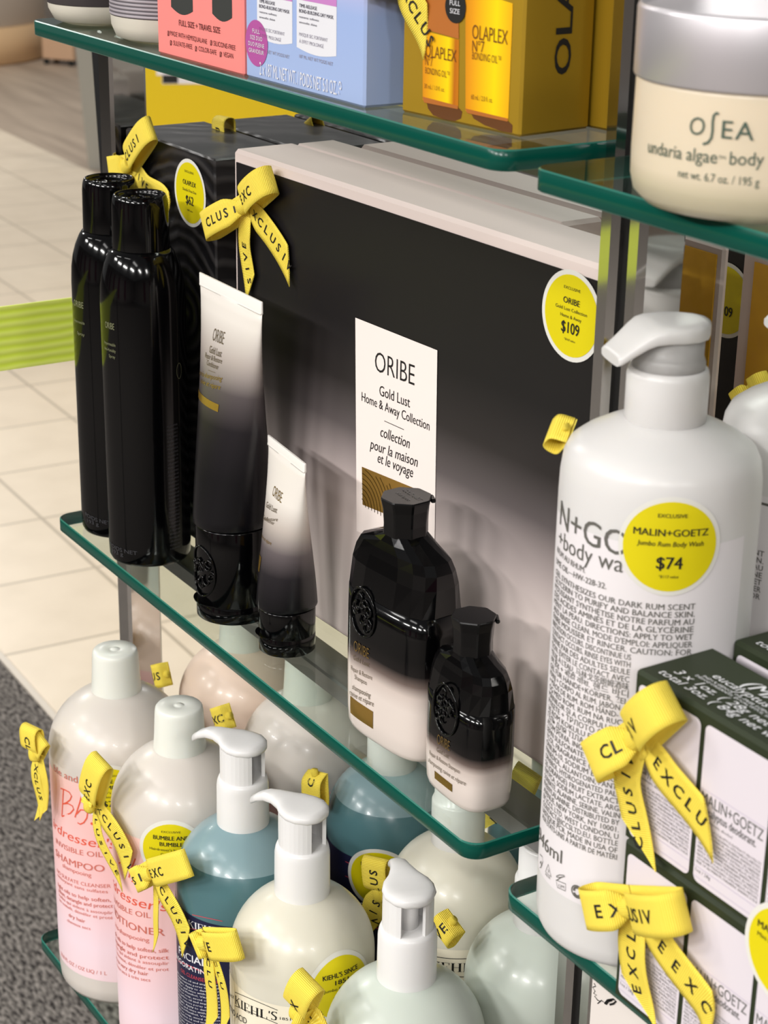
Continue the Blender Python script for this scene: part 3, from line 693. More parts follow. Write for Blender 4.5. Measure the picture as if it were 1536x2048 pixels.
body.build('tube_body', MATSB(g), t)
emblem(csf, csf.inv(403, 1142), 0.0120, 0.0165, cap, 11)
t, sf, csf, body, cap = squeeze_tube('small cream and black travel tube on its cap beside the large tube', (-0.9091, 0.5078, B_Z), radians(-6.5), 0.0176, 0.0285, 0.1272, 0.1222, 0.0279, None, 0.0173)
g = tube_grad('tube_gradient_small', [(0.034, (12, 11, 15)), (0.052, (34, 31, 35)), (0.067, (96, 88, 90)), (0.082, (186, 176, 168)), (0.098, (228, 222, 214))])
body.text(sf, 'ORIBE', 2, (545, 990), (563, 1006), 0.0062, bold=-0.006); body.text(sf, 'Gold Lust', 1, (533, 1013), (554, 1026), 0.0034, 0.004)
body.text(sf, 'Repair & Restore', 1, (526, 1021), (556, 1042), 0.0022); body.text(sf, 'Conditioner', 1, (528, 1036), (549, 1050), 0.0022)
body.text(sf, 'ravive et répare', 2, (524, 1072), (556, 1088), 0.0022, shear=0.25)
q0, q1 = sf.inv(520, 1097), sf.inv(547, 1140); body.patch(sf, (q0[0], q1[0], q1[1], q0[1]), 2, 0.0003, 10, 4)
body.text(sf, '1.7 FL.OZ.', 3, (517, 1210), (571, 1215), 0.0034)
body.build('tube_body', MATSB(g), t)

# ---- two faceted flasks
def flask(label, P, rz, A, Bh, zsh, zn, zt, rn, stops, em, texts, rect):
    t = thing('shampoo_bottle', label, 'bottle', P, rz, 'black to cream flasks')
    s = A / 0.0365
    zf = zsh
    prof = [(0.0, .86), (0.0012, .925), (0.004, .965), (0.012, .985), (zf * .55, 1.0), (zf * .85, .995), (zf, .985)]
    af = lerpf([(z, A * k) for z, k in prof]); bf = lerpf([(z, Bh * k) for z, k in prof])
    b_ = MB(); rings = [superell(A * k, Bh * k, 64, z, 3.4) for z, k in prof]
    b_.loft(rings, 0, True, True)
    # faceted shoulder: broad and nearly level along the width, sloping planes front and back, up to an eight-sided neck
    sh = [superell(A * .984, Bh * .984, 16, zf - 0.0004, 3.4)]
    for k, ka, kb, e, mk in ((0.42, .975, .84, 3.4, 0), (0.62, .94, .76, 3.2, 0), (0.76, .86, .71, 3.0, 0), (0.88, .66, .67, 2.6, .25), (1.0, 0, 0, 2.0, 1.0)):
        z = zf + (zn + 0.001 - zf) * k
        sh.append(superell(max(A * ka, rn), max(Bh * kb, rn * .98), 16, z, e, rn, mk))
    b_.loft(sh, 0, False, True)
    sf = FrontS(WM(t), af, bf, 3.6)
    for (sx, m_, p0, p1, h, kw) in texts: b_.text(sf, sx, m_, p0, p1, h, **kw)
    q0, q1 = sf.inv(*rect[0]), sf.inv(*rect[2]); b_.patch(sf, (q0[0], q1[0], q1[1], q0[1]), 2, 0.0003, 12, 4)
    g = mat('flask_gradient_' + ('large' if A > .03 else 'small'), (10, 10, 12), 0.10, spec=0.45); ramp_z(g, stops, interp='LINEAR')
    body = b_.build('body', [g, mat('bronze_print', (118, 104, 84)), GOLDF, GOLDI], t)
    # flared flip cap
    c_ = MB(); hz = zt - zn
    oc = lambda r, z, dx=0: [(r * cos(pi / 8) / cos(((2 * pi * (i + .5) / 64 + pi / 8) % (pi / 4)) - pi / 8) * cos(2 * pi * (i + .5) / 64) + dx, r * cos(pi / 8) / cos(((2 * pi * (i + .5) / 64 + pi / 8) % (pi / 4)) - pi / 8) * sin(2 * pi * (i + .5) / 64), z) for i in range(64)]
    c_.loft([oc(rn * 1.02, zn + 0.0005), oc(rn * 1.0, zn + hz * .3), oc(rn * 1.05, zn + hz * .7), oc(rn * 1.14, zt - 0.0016), oc(rn * 1.15, zt - 0.0006), oc(rn * 1.11, zt)], 0, False)
    a = radians(62)
    c_.box(-0.004, 0.004, rn * 1.02, rn * 1.24, zt - 0.0034, zt - 0.0012, 0, 0.0006, Matrix.Rotation(a - pi / 2, 4, 'Z'))
    top = Plane(WM(t), (0, 0, zt), (cos(radians(-8)), sin(radians(-8)), 0), (-sin(radians(-8)), cos(radians(-8)), 0))
    if A > .03:
        c_.text(top, 'GOLD LUST', 1, (-rn * .72, 0.0022 * s), (rn * .72, 0.0022 * s), 0.0030, px=False); c_.text(top, 'Shampoo', 1, (-rn * .55, -0.0030 * s), (rn * .55, -0.0030 * s), 0.0026, px=False, shear=.2)
    c_.build('cap', [mat('satin_black_cap', (7, 7, 8), 0.22, spec=0.4), mat('cap_lettering', (58, 58, 60), 0.35)], t)
    emblem(sf, sf.inv(*em[0]), em[1], em[2], body, em[3])
    return t
flask('larger black and cream faceted shampoo bottle in front of the black gift box', (-0.7770, 0.5060, B_Z), radians(5), 0.0362, 0.0190, 0.0850, 0.1208, 0.1416, 0.0122,
      [(0.030, (222, 210, 202)), (0.039, (206, 192, 184)), (0.046, (108, 94, 88)), (0.052, (20, 17, 17)), (0.060, (4, 4, 5))], ((726, 1224), 0.0115, 0.0140, 4),
      [('ORIBE', 3, (708.5, 1300), (738.5, 1318), 0.0062, dict(bold=-0.004)), ('Gold Lust', 1, (707, 1318), (739, 1334), 0.0030, {}), ('Repair & Restore', 1, (703, 1339), (745, 1360), 0.0028, {}),
       ('Shampoo', 1, (710, 1357), (734, 1370), 0.0028, {}), ('shampooing', 1, (705, 1377), (742, 1396), 0.0032, dict(shear=.25)), ('ravive et répare', 1, (700, 1388), (748, 1413), 0.0032, dict(shear=.25))],
      [(701.4, 1391), (746.6, 1424), (746.6, 1457.5), (701.4, 1421)])
flask('smaller black and cream travel shampoo bottle at the right corner of the glass shelf', (-0.7080, 0.5032, B_Z), radians(-1), 0.0262, 0.0158, 0.0560, 0.0808, 0.1006, 0.0104,
      [(0.016, (222, 210, 202)), (0.023, (200, 186, 178)), (0.0275, (104, 90, 84)), (0.032, (20, 17, 17)), (0.038, (4, 4, 5))], ((892, 1418), 0.0108, 0.0140, 9),
      [('ORIBE', 3, (875, 1486), (900, 1502), 0.0056, dict(bold=-0.004)), ('Gold Lust', 1, (874, 1502), (898, 1517), 0.0026, {}), ('Repair & Restore Shampoo', 1, (860, 1508), (920, 1547), 0.0024, {}),
       ('shampooing ravive et répare', 1, (857, 1522), (932, 1571), 0.0026, dict(shear=.25))],
      [(870, 1541), (905, 1563.5), (905, 1584), (870, 1559)])

# ---- gift boxes on the middle shelf
OBX = mat('oribe_box_front', (20, 19, 20), 0.42, spec=0.4); ramp_z(OBX, [(0.030, (242, 228, 221)), (0.080, (226, 212, 207)), (0.110, (172, 160, 158)), (0.138, (94, 87, 87)), (0.165, (48, 44, 43)), (0.200, (28, 26, 27)), (0.28, (24, 21, 23))], interp='LINEAR')
PINKW = mat('blush_card', (228, 212, 206), 0.45)
def oribe_box(label, P, rz, Wd, D, H, front=True):
    t = thing('gift_box', label, 'gift box', P, rz, 'large gift boxes with a blush border')
    b_ = MB(); b_.box(0, Wd, 0.0006, D, 0, H, 0, 0.0022); b_.build('base', [PINKW], t)
    if front:
        sf = Plane(WM(t), (0, 0.0006, 0), (1, 0, 0), (0, 0, 1))
        b_ = MB(); b_.box(0.0045, Wd - 0.004, -0.0001, 0.0006, 0.004, H - 0.0075, 0, 0.0001); b_.build('front_panel', [OBX], t)
        return t, Plane(WM(t), (0, -0.0002, 0), (1, 0, 0), (0, 0, 1))
    return t, None
ORZ = math.atan(0.0343)
t, sf = oribe_box('large black to blush gift box with a yellow bow and round price sticker', (-1.0330, 0.5395, B_Z), ORZ, 0.353, 0.0435, 0.2795)
b_ = MB()
poly_px(b_, sf, [(711.5, 635), (875.5, 700.5), (869.5, 1120), (714, 1062)][::-1], 0, 0.0003)
for s_, p0, p1, h, kw in (('ORIBE', (751, 741), (830, 771), 0.0118, dict(bold=-0.008)), ('Gold Lust', (760, 790), (821, 815), 0.0060, dict(bold=0.0)), ('Home & Away Collection', (724.5, 801), (860, 861), 0.0054, {}),
                          ('collection', (762, 872), (820.5, 897), 0.0062, dict(shear=.22)), ('pour la maison', (741, 896), (836.5, 934), 0.0062, dict(shear=.22)), ('et le voyage', (756.5, 924), (827, 955), 0.0062, dict(shear=.22))):
    b_.text(sf, s_, 1, p0, p1, h, eps=0.0005, **kw)
b_.stroke(sf, [sf.inv(770, 841.5), sf.inv(809, 859)], 0.0004, 1, 0.0005)
poly_px(b_, sf, [(725, 933), (859, 988), (857, 1062), (726.5, 1009)][::-1], 2, 0.0005)
for k in range(12):
    c0 = sf.inv(725, 1010); pts = ell(c0[0], c0[1], 0.004 + 0.0032 * k, 0.004 + 0.0032 * k, 14, 0, 90)
    q1 = sf.inv(726, 934); pts = [p_ for p_ in pts if p_[1] < q1[1] - 0.0006 + 0.0 and p_[0] < c0[0] + 0.037]
    if len(pts) > 2: b_.stroke(sf, pts, 0.0005, 3, 0.0006)
b_.build('label_card', [mat('blush_label', (248, 236, 230), 0.5), INK, GOLDF, mat('dark_gold_line', (96, 70, 20), 0.3, 0.8)], t)
sticker(sf, sf.inv(1144, 632), t, [('EXCLUSIVE', 0.0125, 0.0014, 0.0128, 0, 0), ('ORIBE', 0.0125, 0.0030, 0.0058, 0.02, 0), ('Gold Lust Collection', 0.0240, 0.0017, 0.0022, 0, 0), ('Home & Away', 0.0160, 0.0017, -0.0014, 0, 0), ('$109', 0.0135, 0.0056, -0.0088, 0.02, 0), ('*$163 value', 0.0085, 0.0011, -0.0126, 0, .2)], 0.0227, 0.0203)
oribe_box('blush gift box tucked directly behind the large black one, only its top showing', (-1.0345, 0.5835, B_Z), ORZ, 0.265, 0.0300, 0.2790)
oribe_box('rearmost blush gift box, set a little to the right of the two before it', (-1.0080, 0.6150, B_Z), ORZ, 0.240, 0.068, 0.2800)

OLB = mat('wave_black_board', (20, 20, 22), 0.33, coat=0.15)
N, L, b = nodes(OLB)
tc = N.new('ShaderNodeTexCoord'); wv = N.new('ShaderNodeTexWave'); bp = N.new('ShaderNodeBump'); cr = N.new('ShaderNodeValToRGB'); mp = N.new('ShaderNodeMapping')
wv.wave_type = 'RINGS'; wv.rings_direction = 'SPHERICAL'; wv.inputs['Scale'].default_value = 34.0; wv.inputs['Distortion'].default_value = 3.5; wv.inputs['Detail'].default_value = 1.5; wv.inputs['Detail Scale'].default_value = 0.9
mp.inputs['Location'].default_value = (-0.085, 0.0, -0.16); bp.inputs['Distance'].default_value = 0.0012; bp.inputs['Strength'].default_value = 0.55
cr.color_ramp.elements[0].color = rgb(19, 18, 20); cr.color_ramp.elements[1].color = rgb(52, 50, 50); cr.color_ramp.elements[0].position = 0.45
L.new(tc.outputs['Object'], mp.inputs[0]); L.new(mp.outputs[0], wv.inputs['Vector']); L.new(wv.outputs['Fac'], bp.inputs['Height']); L.new(bp.outputs[0], b.inputs['Normal']); L.new(wv.outputs['Fac'], cr.inputs[0]); L.new(cr.outputs[0], b.inputs['Base Color'])
for i, (lab, y) in enumerate((('black wave-patterned box with a yellow price sticker behind the spray cans', 0.5365), ('black wave-patterned box behind the stickered one', 0.6020), ('black wave-patterned box rearmost of its row, mostly hidden', 0.6675))):
    t = thing('gift_box', lab, 'gift box', (-1.1835, y, B_Z), radians(0.6), 'black wave-patterned boxes')
    b_ = MB(); b_.box(0, 0.1290, 0, 0.0605, 0, 0.2695, 0, 0.0012); b_.build('carton', [OLB], t)
    if i == 0:
        b_ = MB()
        for q in range(10):
            pts = [(0.008 + k * 0.008, 0.0605 * 0.5 + 0.02 * sin(k * .7 + q * .6) * (0.3 + q * .08) + (q - 5) * 0.0045, 0.2699) for k in range(15)]
        sf = Plane(WM(t), (0, -0.0001, 0), (1, 0, 0), (0, 0, 1))
        sticker(sf, sf.inv(381, 386), t, [('EXCLUSIVE', 0.0125, 0.0014, 0.0128, 0, 0), ('OLAPLEX', 0.0180, 0.0031, 0.0048, 0.02, 0), ('Double Dose Duo', 0.0190, 0.0017, 0.0006, 0, 0), ('$62', 0.0105, 0.0056, -0.0075, 0.02, 0), ('*$84 value', 0.0080, 0.0011, -0.0120, 0, .2)])
# ================================================================== bottom shelf: litre bottles
SERIF = {   # strokes (x0,y0,x1,y1,width) on a unit cap height
    'K': [(.14, 0, .14, 1, .16), (.0, .02, .30, .02, .04), (.0, .98, .30, .98, .04), (.20, .42, .66, .97, .05), (.34, .58, .72, .02, .15), (.56, .98, .82, .98, .04), (.56, .02, .86, .02, .04)],
    'I': [(.15, 0, .15, 1, .16), (0, .02, .30, .02, .04), (0, .98, .30, .98, .04)],
    'E': [(.15, 0, .15, 1, .16), (0, .02, .62, .02, .045), (0, .98, .60, .98, .045), (.15, .5, .42, .5, .04), (.42, .40, .42, .60, .04), (.61, 0, .61, .24, .05), (.59, .76, .59, 1, .05)],
    'H': [(.15, 0, .15, 1, .16), (.67, 0, .67, 1, .16), (0, .02, .30, .02, .04), (0, .98, .30, .98, .04), (.52, .02, .82, .02, .04), (.52, .98, .82, .98, .04), (.15, .5, .67, .5, .045)],
    'L': [(.15, 0, .15, 1, .16), (0, .98, .32, .98, .04), (0, .02, .60, .02, .045), (.59, 0, .59, .26, .05)],
    "'": [(.08, .72, .10, 1, .09)],
    'S': [(.47, .80, .46, .99, .04), (.46, .85, .36, .96, .06), (.36, .96, .20, .96, .07), (.20, .96, .09, .84, .10), (.09, .84, .11, .68, .13), (.11, .68, .38, .44, .15), (.38, .44, .44, .26, .14), (.44, .26, .36, .07, .11), (.36, .07, .20, .03, .07), (.20, .03, .08, .13, .06), (.07, .01, .06, .22, .04)]}
SW = {'K': .90, 'I': .38, 'E': .72, 'H': .90, 'L': .70, "'": .20, 'S': .54}
def serif_text(b_, surf, s, m, p0, p1, h, px=True):
    A, B = (surf.inv(*p0), surf.inv(*p1)) if px else (p0, p1)
    wd = sum(SW[c] for c in s); sx = (B[0] - A[0]) / wd; k = (B[1] - A[1]) / (B[0] - A[0]); x = 0
    for c in s:
        for (xa, ya, xb, yb, t) in SERIF[c]:
            fx = lambda q: A[0] + (x + q) * sx; fy = lambda q, y: A[1] + y * h + k * (x + q) * sx
            b_.stroke(surf, [(fx(xa), fy(xa, ya)), (fx(xb), fy(xb, yb))], t * (sx if abs(yb - ya) > abs(xb - xa) else h), m, 0.00022)
        x += SW[c]

def litre_prof(r, zs, zn, rn, n=14):
    p = [(r * .80, 0.0), (r * .93, 0.0015), (r * .985, 0.006), (r, 0.014), (r, zs * .5), (r, zs)]
    h = (zn - zs) / sqrt(1 - (rn / r) ** 2)
    for i in range(1, n + 1):
        z = zs + (zn - zs) * sin(pi / 2 * i / n) if False else zs + (zn - zs) * (1 - (1 - i / n) ** 1.7)
        p.append((r * sqrt(max(1 - ((z - zs) / h) ** 2, 0.0)), z))
    return p
FROST = mat('frosted_pearl_plastic', (212, 205, 197), 0.30, sss=0.12, coat=0.08)
CAPM = mat('milky_cap', (226, 228, 220), 0.30, sss=0.15)
PINKL = mat('pink_label', (240, 196, 190), 0.5); ramp_z(PINKL, [(0.0, (236, 208, 210)), (0.05, (238, 214, 222)), (0.11, (242, 196, 196)), (0.17, (238, 192, 186)), (0.20, (238, 206, 198))], interp='LINEAR')
CORAL = mat('coral_ink', (226, 92, 66), 0.5); CORAL2 = mat('dull_coral_ink', (206, 112, 96), 0.5)
def label_band(surf, b_, u0, u1, v0, v1, m=0, eps=0.00012, ny=12): b_.patch(surf, (u0, u1, v0, v1), m, eps, 40, ny)
BTXT = 'black tall litre bottles'
def bb_bottle(label, P, r, zl, stick, kind, full=True, tint=None):
    t = thing('litre_bottle', label, 'bottle', P, 0, 'tall round litre bottles')
    prof = litre_prof(r, 0.190, 0.2335, 0.0172); R = interp(prof)
    b_ = MB(); b_.lathe(prof, 80, 0); b_.build('body', [tint or FROST], t)
    b_ = MB(); b_.lathe([(0.0176, 0.2305), (0.0176, 0.2325), (0.0168, 0.2440), (0.0160, 0.2600), (0.0155, 0.2628), (0.0145, 0.2640), (0.0040, 0.2640), (0.0032, 0.2636), (0.0026, 0.2644), (0.0005, 0.2646)], 48, 0); b_.build('cap', [CAPM], t)
    sf = Cyl(WM(t), R, r)
    b_ = MB(); label_band(sf, b_, -r * 1.9, r * 1.1, 0.0225, zl)
    O1, O2 = 1, 2
    if kind == 'shampoo' and full:
        z = lambda x, y: sf.inv(x / 6.4 + 60, y / 6.4 + 1420)
        b_.stroke(sf, [z(432, 1020), z(425, 1130), z(418, 1250), z(412, 1360)], 0.0011, 1)
        b_.stroke(sf, [z(395, 1000), z(450, 1020), z(505, 1050), z(535, 1100), z(515, 1150), z(470, 1185), z(425, 1200), z(490, 1195), z(545, 1225), z(562, 1270), z(520, 1320), z(412, 1362)], 0.0010, 1)
        b_.stroke(sf, [z(660, 1100), z(640, 1180), z(605, 1290), z(578, 1372)], 0.0010, 1)
        b_.stroke(sf, [z(600, 1330), z(650, 1275), z(700, 1280), z(738, 1320), z(730, 1380), z(690, 1440), z(645, 1460), z(612, 1440)], 0.0010, 1)
        b_.disc(sf, z(795, 1455), 0.0012, 1, 0.00015, 16, 2)
        for s_, p0, p1, h, kw, m_ in (('ble and', (109, 1541), (156, 1566), 0.0052, {}, 2), ("irdresser's", (108, 1652), (233, 1696), 0.0074, dict(shear=.15), 1), ('INVISIBLE OIL', (113, 1685), (206, 1714), 0.0042, {}, 2), ('SHAMPOO', (113, 1709), (209.5, 1743), 0.0054, dict(bold=.008), 2),
                                      ('shampooing', (126, 1733), (183, 1754), 0.0034, {}, 2), ('NO SULFATE CLEANSER', (115, 1743), (222, 1775), 0.0029, {}, 2), ('nettoyant sans sulfates', (116, 1751), (216, 1786), 0.0026, {}, 2), ('light oils to help soften,', (117, 1771), (222, 1803), 0.0031, dict(bold=.01), 2), ('silken, detangle and protect', (118, 1782), (226, 1815), 0.0031, dict(bold=.01), 2),
                                      ('huiles qui aident à assouplir', (119, 1791), (226, 1828), 0.0026, {}, 2), ('les nœuds, démêler et proté', (120, 1801), (226, 1838), 0.0026, {}, 2), ('dry hair', (138, 1832), (171, 1846), 0.0030, dict(bold=.01), 2), ('cheveux secs', (135, 1842), (181.5, 1860), 0.0026, {}, 2), ('33.8 FL OZ / OZ LIQ / 1 L', (123, 1909), (214, 1950), 0.0030, {}, 2)):
            b_.text(sf, s_, m_, p0, p1, h, **kw)
    if kind == 'conditioner' and full:
        z = lambda x, y: sf.inv(x / 5.277 + 100, y / 5.277 + 1660)
        b_.stroke(sf, [z(700, 190), z(760, 210), z(800, 260), z(770, 330), z(730, 350)], 0.0010, 1); b_.stroke(sf, [z(905, 300), z(880, 360), z(850, 430), z(835, 500)], 0.0010, 1); b_.stroke(sf, [z(845, 450), z(880, 430), z(912, 460), z(905, 510), z(865, 545)], 0.0010, 1); b_.disc(sf, z(962, 550), 0.0013, 1, 0.00015, 16, 2)
        for s_, p0, p1, h, kw, m_ in (("rdresser's", (224, 1767), (336, 1822), 0.0074, dict(shear=.15), 1), ('INVISIBLE OIL', (225, 1797), (302, 1836), 0.0042, {}, 2), ('NDITIONER', (226, 1821), (330, 1871), 0.0054, dict(bold=.008), 2), ('après-shampooing', (228, 1846), (299, 1884), 0.0034, {}, 2),
                                      ('light oils to help soften, silk', (230, 1865), (338, 1904), 0.0031, dict(bold=.01), 2), ('detangle and protect', (229, 1878), (338, 1918), 0.0031, dict(bold=.01), 2), ('huiles qui aident à assouplir', (230, 1888), (338, 1929), 0.0026, {}, 2), ('les cheveux, démêler et prot', (232, 1899), (338, 1941), 0.0026, {}, 2),
                                      ('dry to very dry hair', (230, 1914), (297, 1951), 0.0030, dict(bold=.01), 2), ('cheveux secs à très secs', (234, 1925), (301, 1963), 0.0026, {}, 2)):
            b_.text(sf, s_, m_, p0, p1, h, **kw)
    b_.build('label', [PINKL, CORAL, CORAL2], t)
    if stick:
        sticker(sf, sf.inv(*stick), t, [('EXCLUSIVE', 0.0125, 0.0013, 0.0138, 0, 0), ('BUMBLE AND', 0.0235, 0.0029, 0.0086, 0.02, 0), ('BUMBLE', 0.0150, 0.0029, 0.0040, 0.02, 0), ("Hairdresser's Invisible Oil", 0.0290, 0.0018, 0.0004, 0, 0), (kind.capitalize(), 0.0140, 0.0018, -0.0030, 0, 0), ('$79', 0.0110, 0.0046, -0.0098, 0.02, 0)], 0.0222, 0.0196)
    return t, sf
bb1, bb1s = bb_bottle('pink labelled shampoo bottle at the front left corner of the bottom shelf', (-1.1070, 0.4810, C_Z), 0.0492, 0.1815, (221, 1588), 'shampoo')
bb2, bb2s = bb_bottle('pink labelled conditioner bottle in the front row beside the blue bottle', (-1.0075, 0.4815, C_Z), 0.0470, 0.1950 - 0.008, (343, 1703), 'conditioner')
PEACH = mat('peach_pearl_plastic', (232, 210, 192), 0.30, sss=0.12, coat=0.08)
bb3, bb3s = bb_bottle('peach tinted litre bottle in the second row, seen below the squeeze tubes', (-1.1275, 0.5920, C_Z), 0.0480, 0.1815, (405, 1508), 'shampoo', False, PEACH)
bb4, bb4s = bb_bottle('white litre bottle with a pink label band in the second row under the glass', (-1.0300, 0.5920, C_Z), 0.0470, 0.1815, None, 'conditioner', False)

NAVY = mat('navy_label', (26, 28, 58), 0.4); CREAML = mat('cream_label', (238, 230, 208), 0.5); REDL = mat('red_rule', (196, 70, 84), 0.5); PALEINK = mat('white_ink', (226, 226, 230), 0.5)
def pump_top(t, dirv, z0, m, raised=True):
    """collar, stem and teardrop actuator with a drooping spout; dirv = horizontal spout direction"""
    D = Vector((dirv[0], dirv[1], 0)).normalized(); Sd = Vector((-D.y, D.x, 0)); Z = Vector((0, 0, 1))
    b_ = MB(); b_.lathe([(0.0152, z0 - 0.002), (0.0164, z0 - 0.0005), (0.0165, z0 + 0.0005), (0.0162, z0 + 0.0285), (0.0157, z0 + 0.0315), (0.0150, z0 + 0.0334), (0.0130, z0 + 0.0342)], 56, 0); b_.build('collar', [m], t)
    b_ = MB()
    b_.lathe([(0.0058, z0 + 0.033), (0.0058, z0 + 0.056)], 24, 0)
    n = 28
    outer = [[D * (0.0140 * cos(a_)) + Sd * (0.0140 * sin(a_)) + Z * z for a_ in [-pi + 0.50 + (2 * pi - 1.00) * i / n for i in range(n + 1)]] for z in (z0 + 0.0336, z0 + 0.0440, z0 + 0.0540)]
    inner = [[D * (0.0118 * cos(a_)) + Sd * (0.0118 * sin(a_)) + Z * z for a_ in [-pi + 0.50 + (2 * pi - 1.00) * i / n for i in range(n + 1)]] for z in (z0 + 0.0540, z0 + 0.0440, z0 + 0.0336)]
    rings = outer + inner
    b_.loft([[r[i] for r in rings] for i in range(n + 1)], 0, False, True)
    b_.build('stem', [m], t)
    b_ = MB(); rings = []; nn = 24
    secs = [(-0.0152, 0.0010, 0.0, 0.0010), (-0.0146, 0.0062, 0.0, 0.0026), (-0.0112, 0.0108, 0.0, 0.0036), (-0.0050, 0.0142, 0.0002, 0.0040), (0.0012, 0.0145, 0.0004, 0.0040), (0.0070, 0.0126, 0.0008, 0.0038), (0.0120, 0.0088, 0.0014, 0.0036), (0.0190, 0.0060, 0.0016, 0.0034), (0.0260, 0.0048, 0.0006, 0.0032), (0.0320, 0.0041, -0.0022, 0.0029), (0.0368, 0.0034, -0.0058, 0.0026)]
    for (s, wv_, dz, th) in secs:
        rg = []
        for i in range(nn):
            a = 2 * pi * i / nn; c_, s_ = cos(a), sin(a)
            x = wv_ * (abs(c_) ** 0.8) * (1 if c_ >= 0 else -1); zz = th * (abs(s_) ** 0.7) * (1 if s_ >= 0 else -1)
            if s_ > 0.2 and -0.011 < s < 0.012: zz -= 0.0014 * (1 - (x / max(wv_, 1e-5)) ** 2) * (1 - abs(s) / 0.013)
            rg.append(D * s + Sd * x + Z * (z0 + 0.0560 + dz + zz))
        rings.append(rg)
    b_.loft(rings, 0, True, True)
    b_.build('actuator', [m], t)
PUMPW = mat('white_pump_plastic', (228, 227, 226), 0.25, sss=0.06)
def kiehl(label, P, r, kind, dirv=None, stick=None, texts=True):
    t = thing('litre_bottle', label, 'bottle', P, 0, 'tall round litre bottles')
    prof = litre_prof(r, 0.1820, 0.2220, 0.0162); R = interp(prof)
    body = {'fuel': mat('teal_liquid_bottle', (76, 112, 118), 0.25, sss=0.1, coat=0.1), 'cream': mat('cream_bottle', (216, 212, 196), 0.28, sss=0.12, coat=0.08), 'sage': mat('pale_sage_bottle', (198, 206, 196), 0.28, sss=0.12, coat=0.08)}[kind]
    mats_ = [body]
    b_ = MB()
    if kind == 'fuel':
        mats_.append(mat('clear_blue_bottle_neck', (130, 156, 162), 0.25, sss=0.1, coat=0.1))
        cut = 0.203; pr2 = sorted([p_ for p_ in prof if p_[1] < cut], key=lambda q: q[1]) + [(R(cut), cut), (R(cut + 0.0004), cut + 0.0004)] + [p_ for p_ in prof if p_[1] > cut + 0.001]
        b_.lathe(pr2, 80, 0, mats=[0 if q[1] < cut else 1 for q in pr2[:-1]])
    else: b_.lathe(prof, 80, 0)
    b_.build('body', mats_, t)
    sf = Cyl(WM(t), R, r)
    if dirv: pump_top(t, dirv, 0.2200, PUMPW)
    else:
        b_ = MB(); b_.lathe([(0.0152, 0.2185), (0.0166, 0.2200), (0.0166, 0.250), (0.0160, 0.2515), (0.0150, 0.2520), (0.0150, 0.272), (0.0140, 0.2740)], 48, 0); b_.build('cap', [PUMPW], t)
    b_ = MB(); zl = 0.1705 if kind != 'fuel' else 0.1722
    label_band(sf, b_, -r * 1.7, r * 1.25, 0.012, zl)
    if kind == 'fuel' and texts:
        b_.stroke(sf, [sf.inv(385 + i * 6, 1829 + i * 1.3) for i in range(11)], 0.0005, 2); b_.stroke(sf, [sf.inv(380 + i * 7, 1856 + i * 1.6) for i in range(11)], 0.0005, 2)
        serif_text(b_, sf, "KIEHL'S", 1, (377, 1852), (454, 1869), 0.0050)
        b_.text(sf, 'Natural Lab', 1, (374, 1872), (424, 1882), 0.0028, shear=.25)
        c0 = sf.inv(406, 1895)
        for q in range(5): b_.stroke(sf, ell(c0[0] + (q - 2) * 0.0011, c0[1] + (q % 2) * 0.0008, 0.0030 - 0.0004 * q, 0.0022, 12, 20 + 30 * q, 260 + 20 * q), 0.0003, 1)
        for s_, p0, p1, h, kw, m_ in (('FACIAL F', (359, 1905), (434, 1936), 0.0054, dict(bold=.02), 1), ('INVIGORATING F', (347, 1908), (440, 1953), 0.0036, dict(bold=.02), 1), ('GEL CLEANSER FOR', (363, 1942), (440, 1967), 0.0026, {}, 2)): b_.text(sf, s_, m_, p0, p1, h, **kw)
        b_.stroke(sf, [sf.inv(350 + 9 * i, 1918 + 4.1 * i) for i in range(10)], 0.0009, 2)
        ln = ['oil, dirt, surface oil and impurities', 'skin. Helps remove pores and dull', 'and energize. Apply to damp skin', 'with lather and rinse with water', 'Caffeine and Menthol, Vitamin E', 'Contains no soap, avoid contact']
        c0 = sf.inv(352, 1937); c1 = sf.inv(428, 1969)
        for q in range(22): b_.text(sf, ln[q % 6], 1, (c0[0], c0[1] - 0.0024 * q), (c1[0] + 0.004, c1[1] - 0.0024 * q), 0.0013, px=False, res=1)
    if kind == 'fuel' and not texts:
        serif_text(b_, sf, "KIEHL'S", 1, (-0.020, 0.158), (0.012, 0.158), 0.0058, False); b_.text(sf, '1851', 1, (0.014, 0.158), (0.019, 0.158), 0.0016, px=False)
        for v_ in (0.1665, 0.1555): b_.stroke(sf, [(-0.032 + 0.004 * i, v_) for i in range(16)], 0.0005, 2)
        b_.text(sf, 'FACIAL FUEL', 1, (-0.030, 0.134), (0.018, 0.134), 0.0062, px=False, bold=.02); b_.text(sf, 'INVIGORATING FACE WASH', 1, (-0.036, 0.126), (0.036, 0.126), 0.0042, px=False, bold=.02)
        b_.stroke(sf, [(-0.036 + 0.004 * i, 0.1225) for i in range(19)], 0.0009, 2)
    if kind == 'cream' and texts:
        serif_text(b_, sf, "KIEHL'S", 1, (470.8, 2006), (555.5, 2041), 0.0060)
        b_.stroke(sf, [sf.inv(470.8 + 8.47 * i, 1984 + 3.6 * i) for i in range(11)], 0.0004, 1); b_.stroke(sf, [sf.inv(470.8 + 8.47 * i, 2011 + 3.6 * i) for i in range(11)], 0.0004, 1)
        b_.text(sf, '1851', 1, (560, 2038.5), (581.5, 2041), 0.0018); b_.text(sf, 'AMINO ACID', 1, (440, 2012), (494, 2048), 0.0042); b_.text(sf, 'SINCE', 1, (456, 1989), (469, 1997), 0.0018)
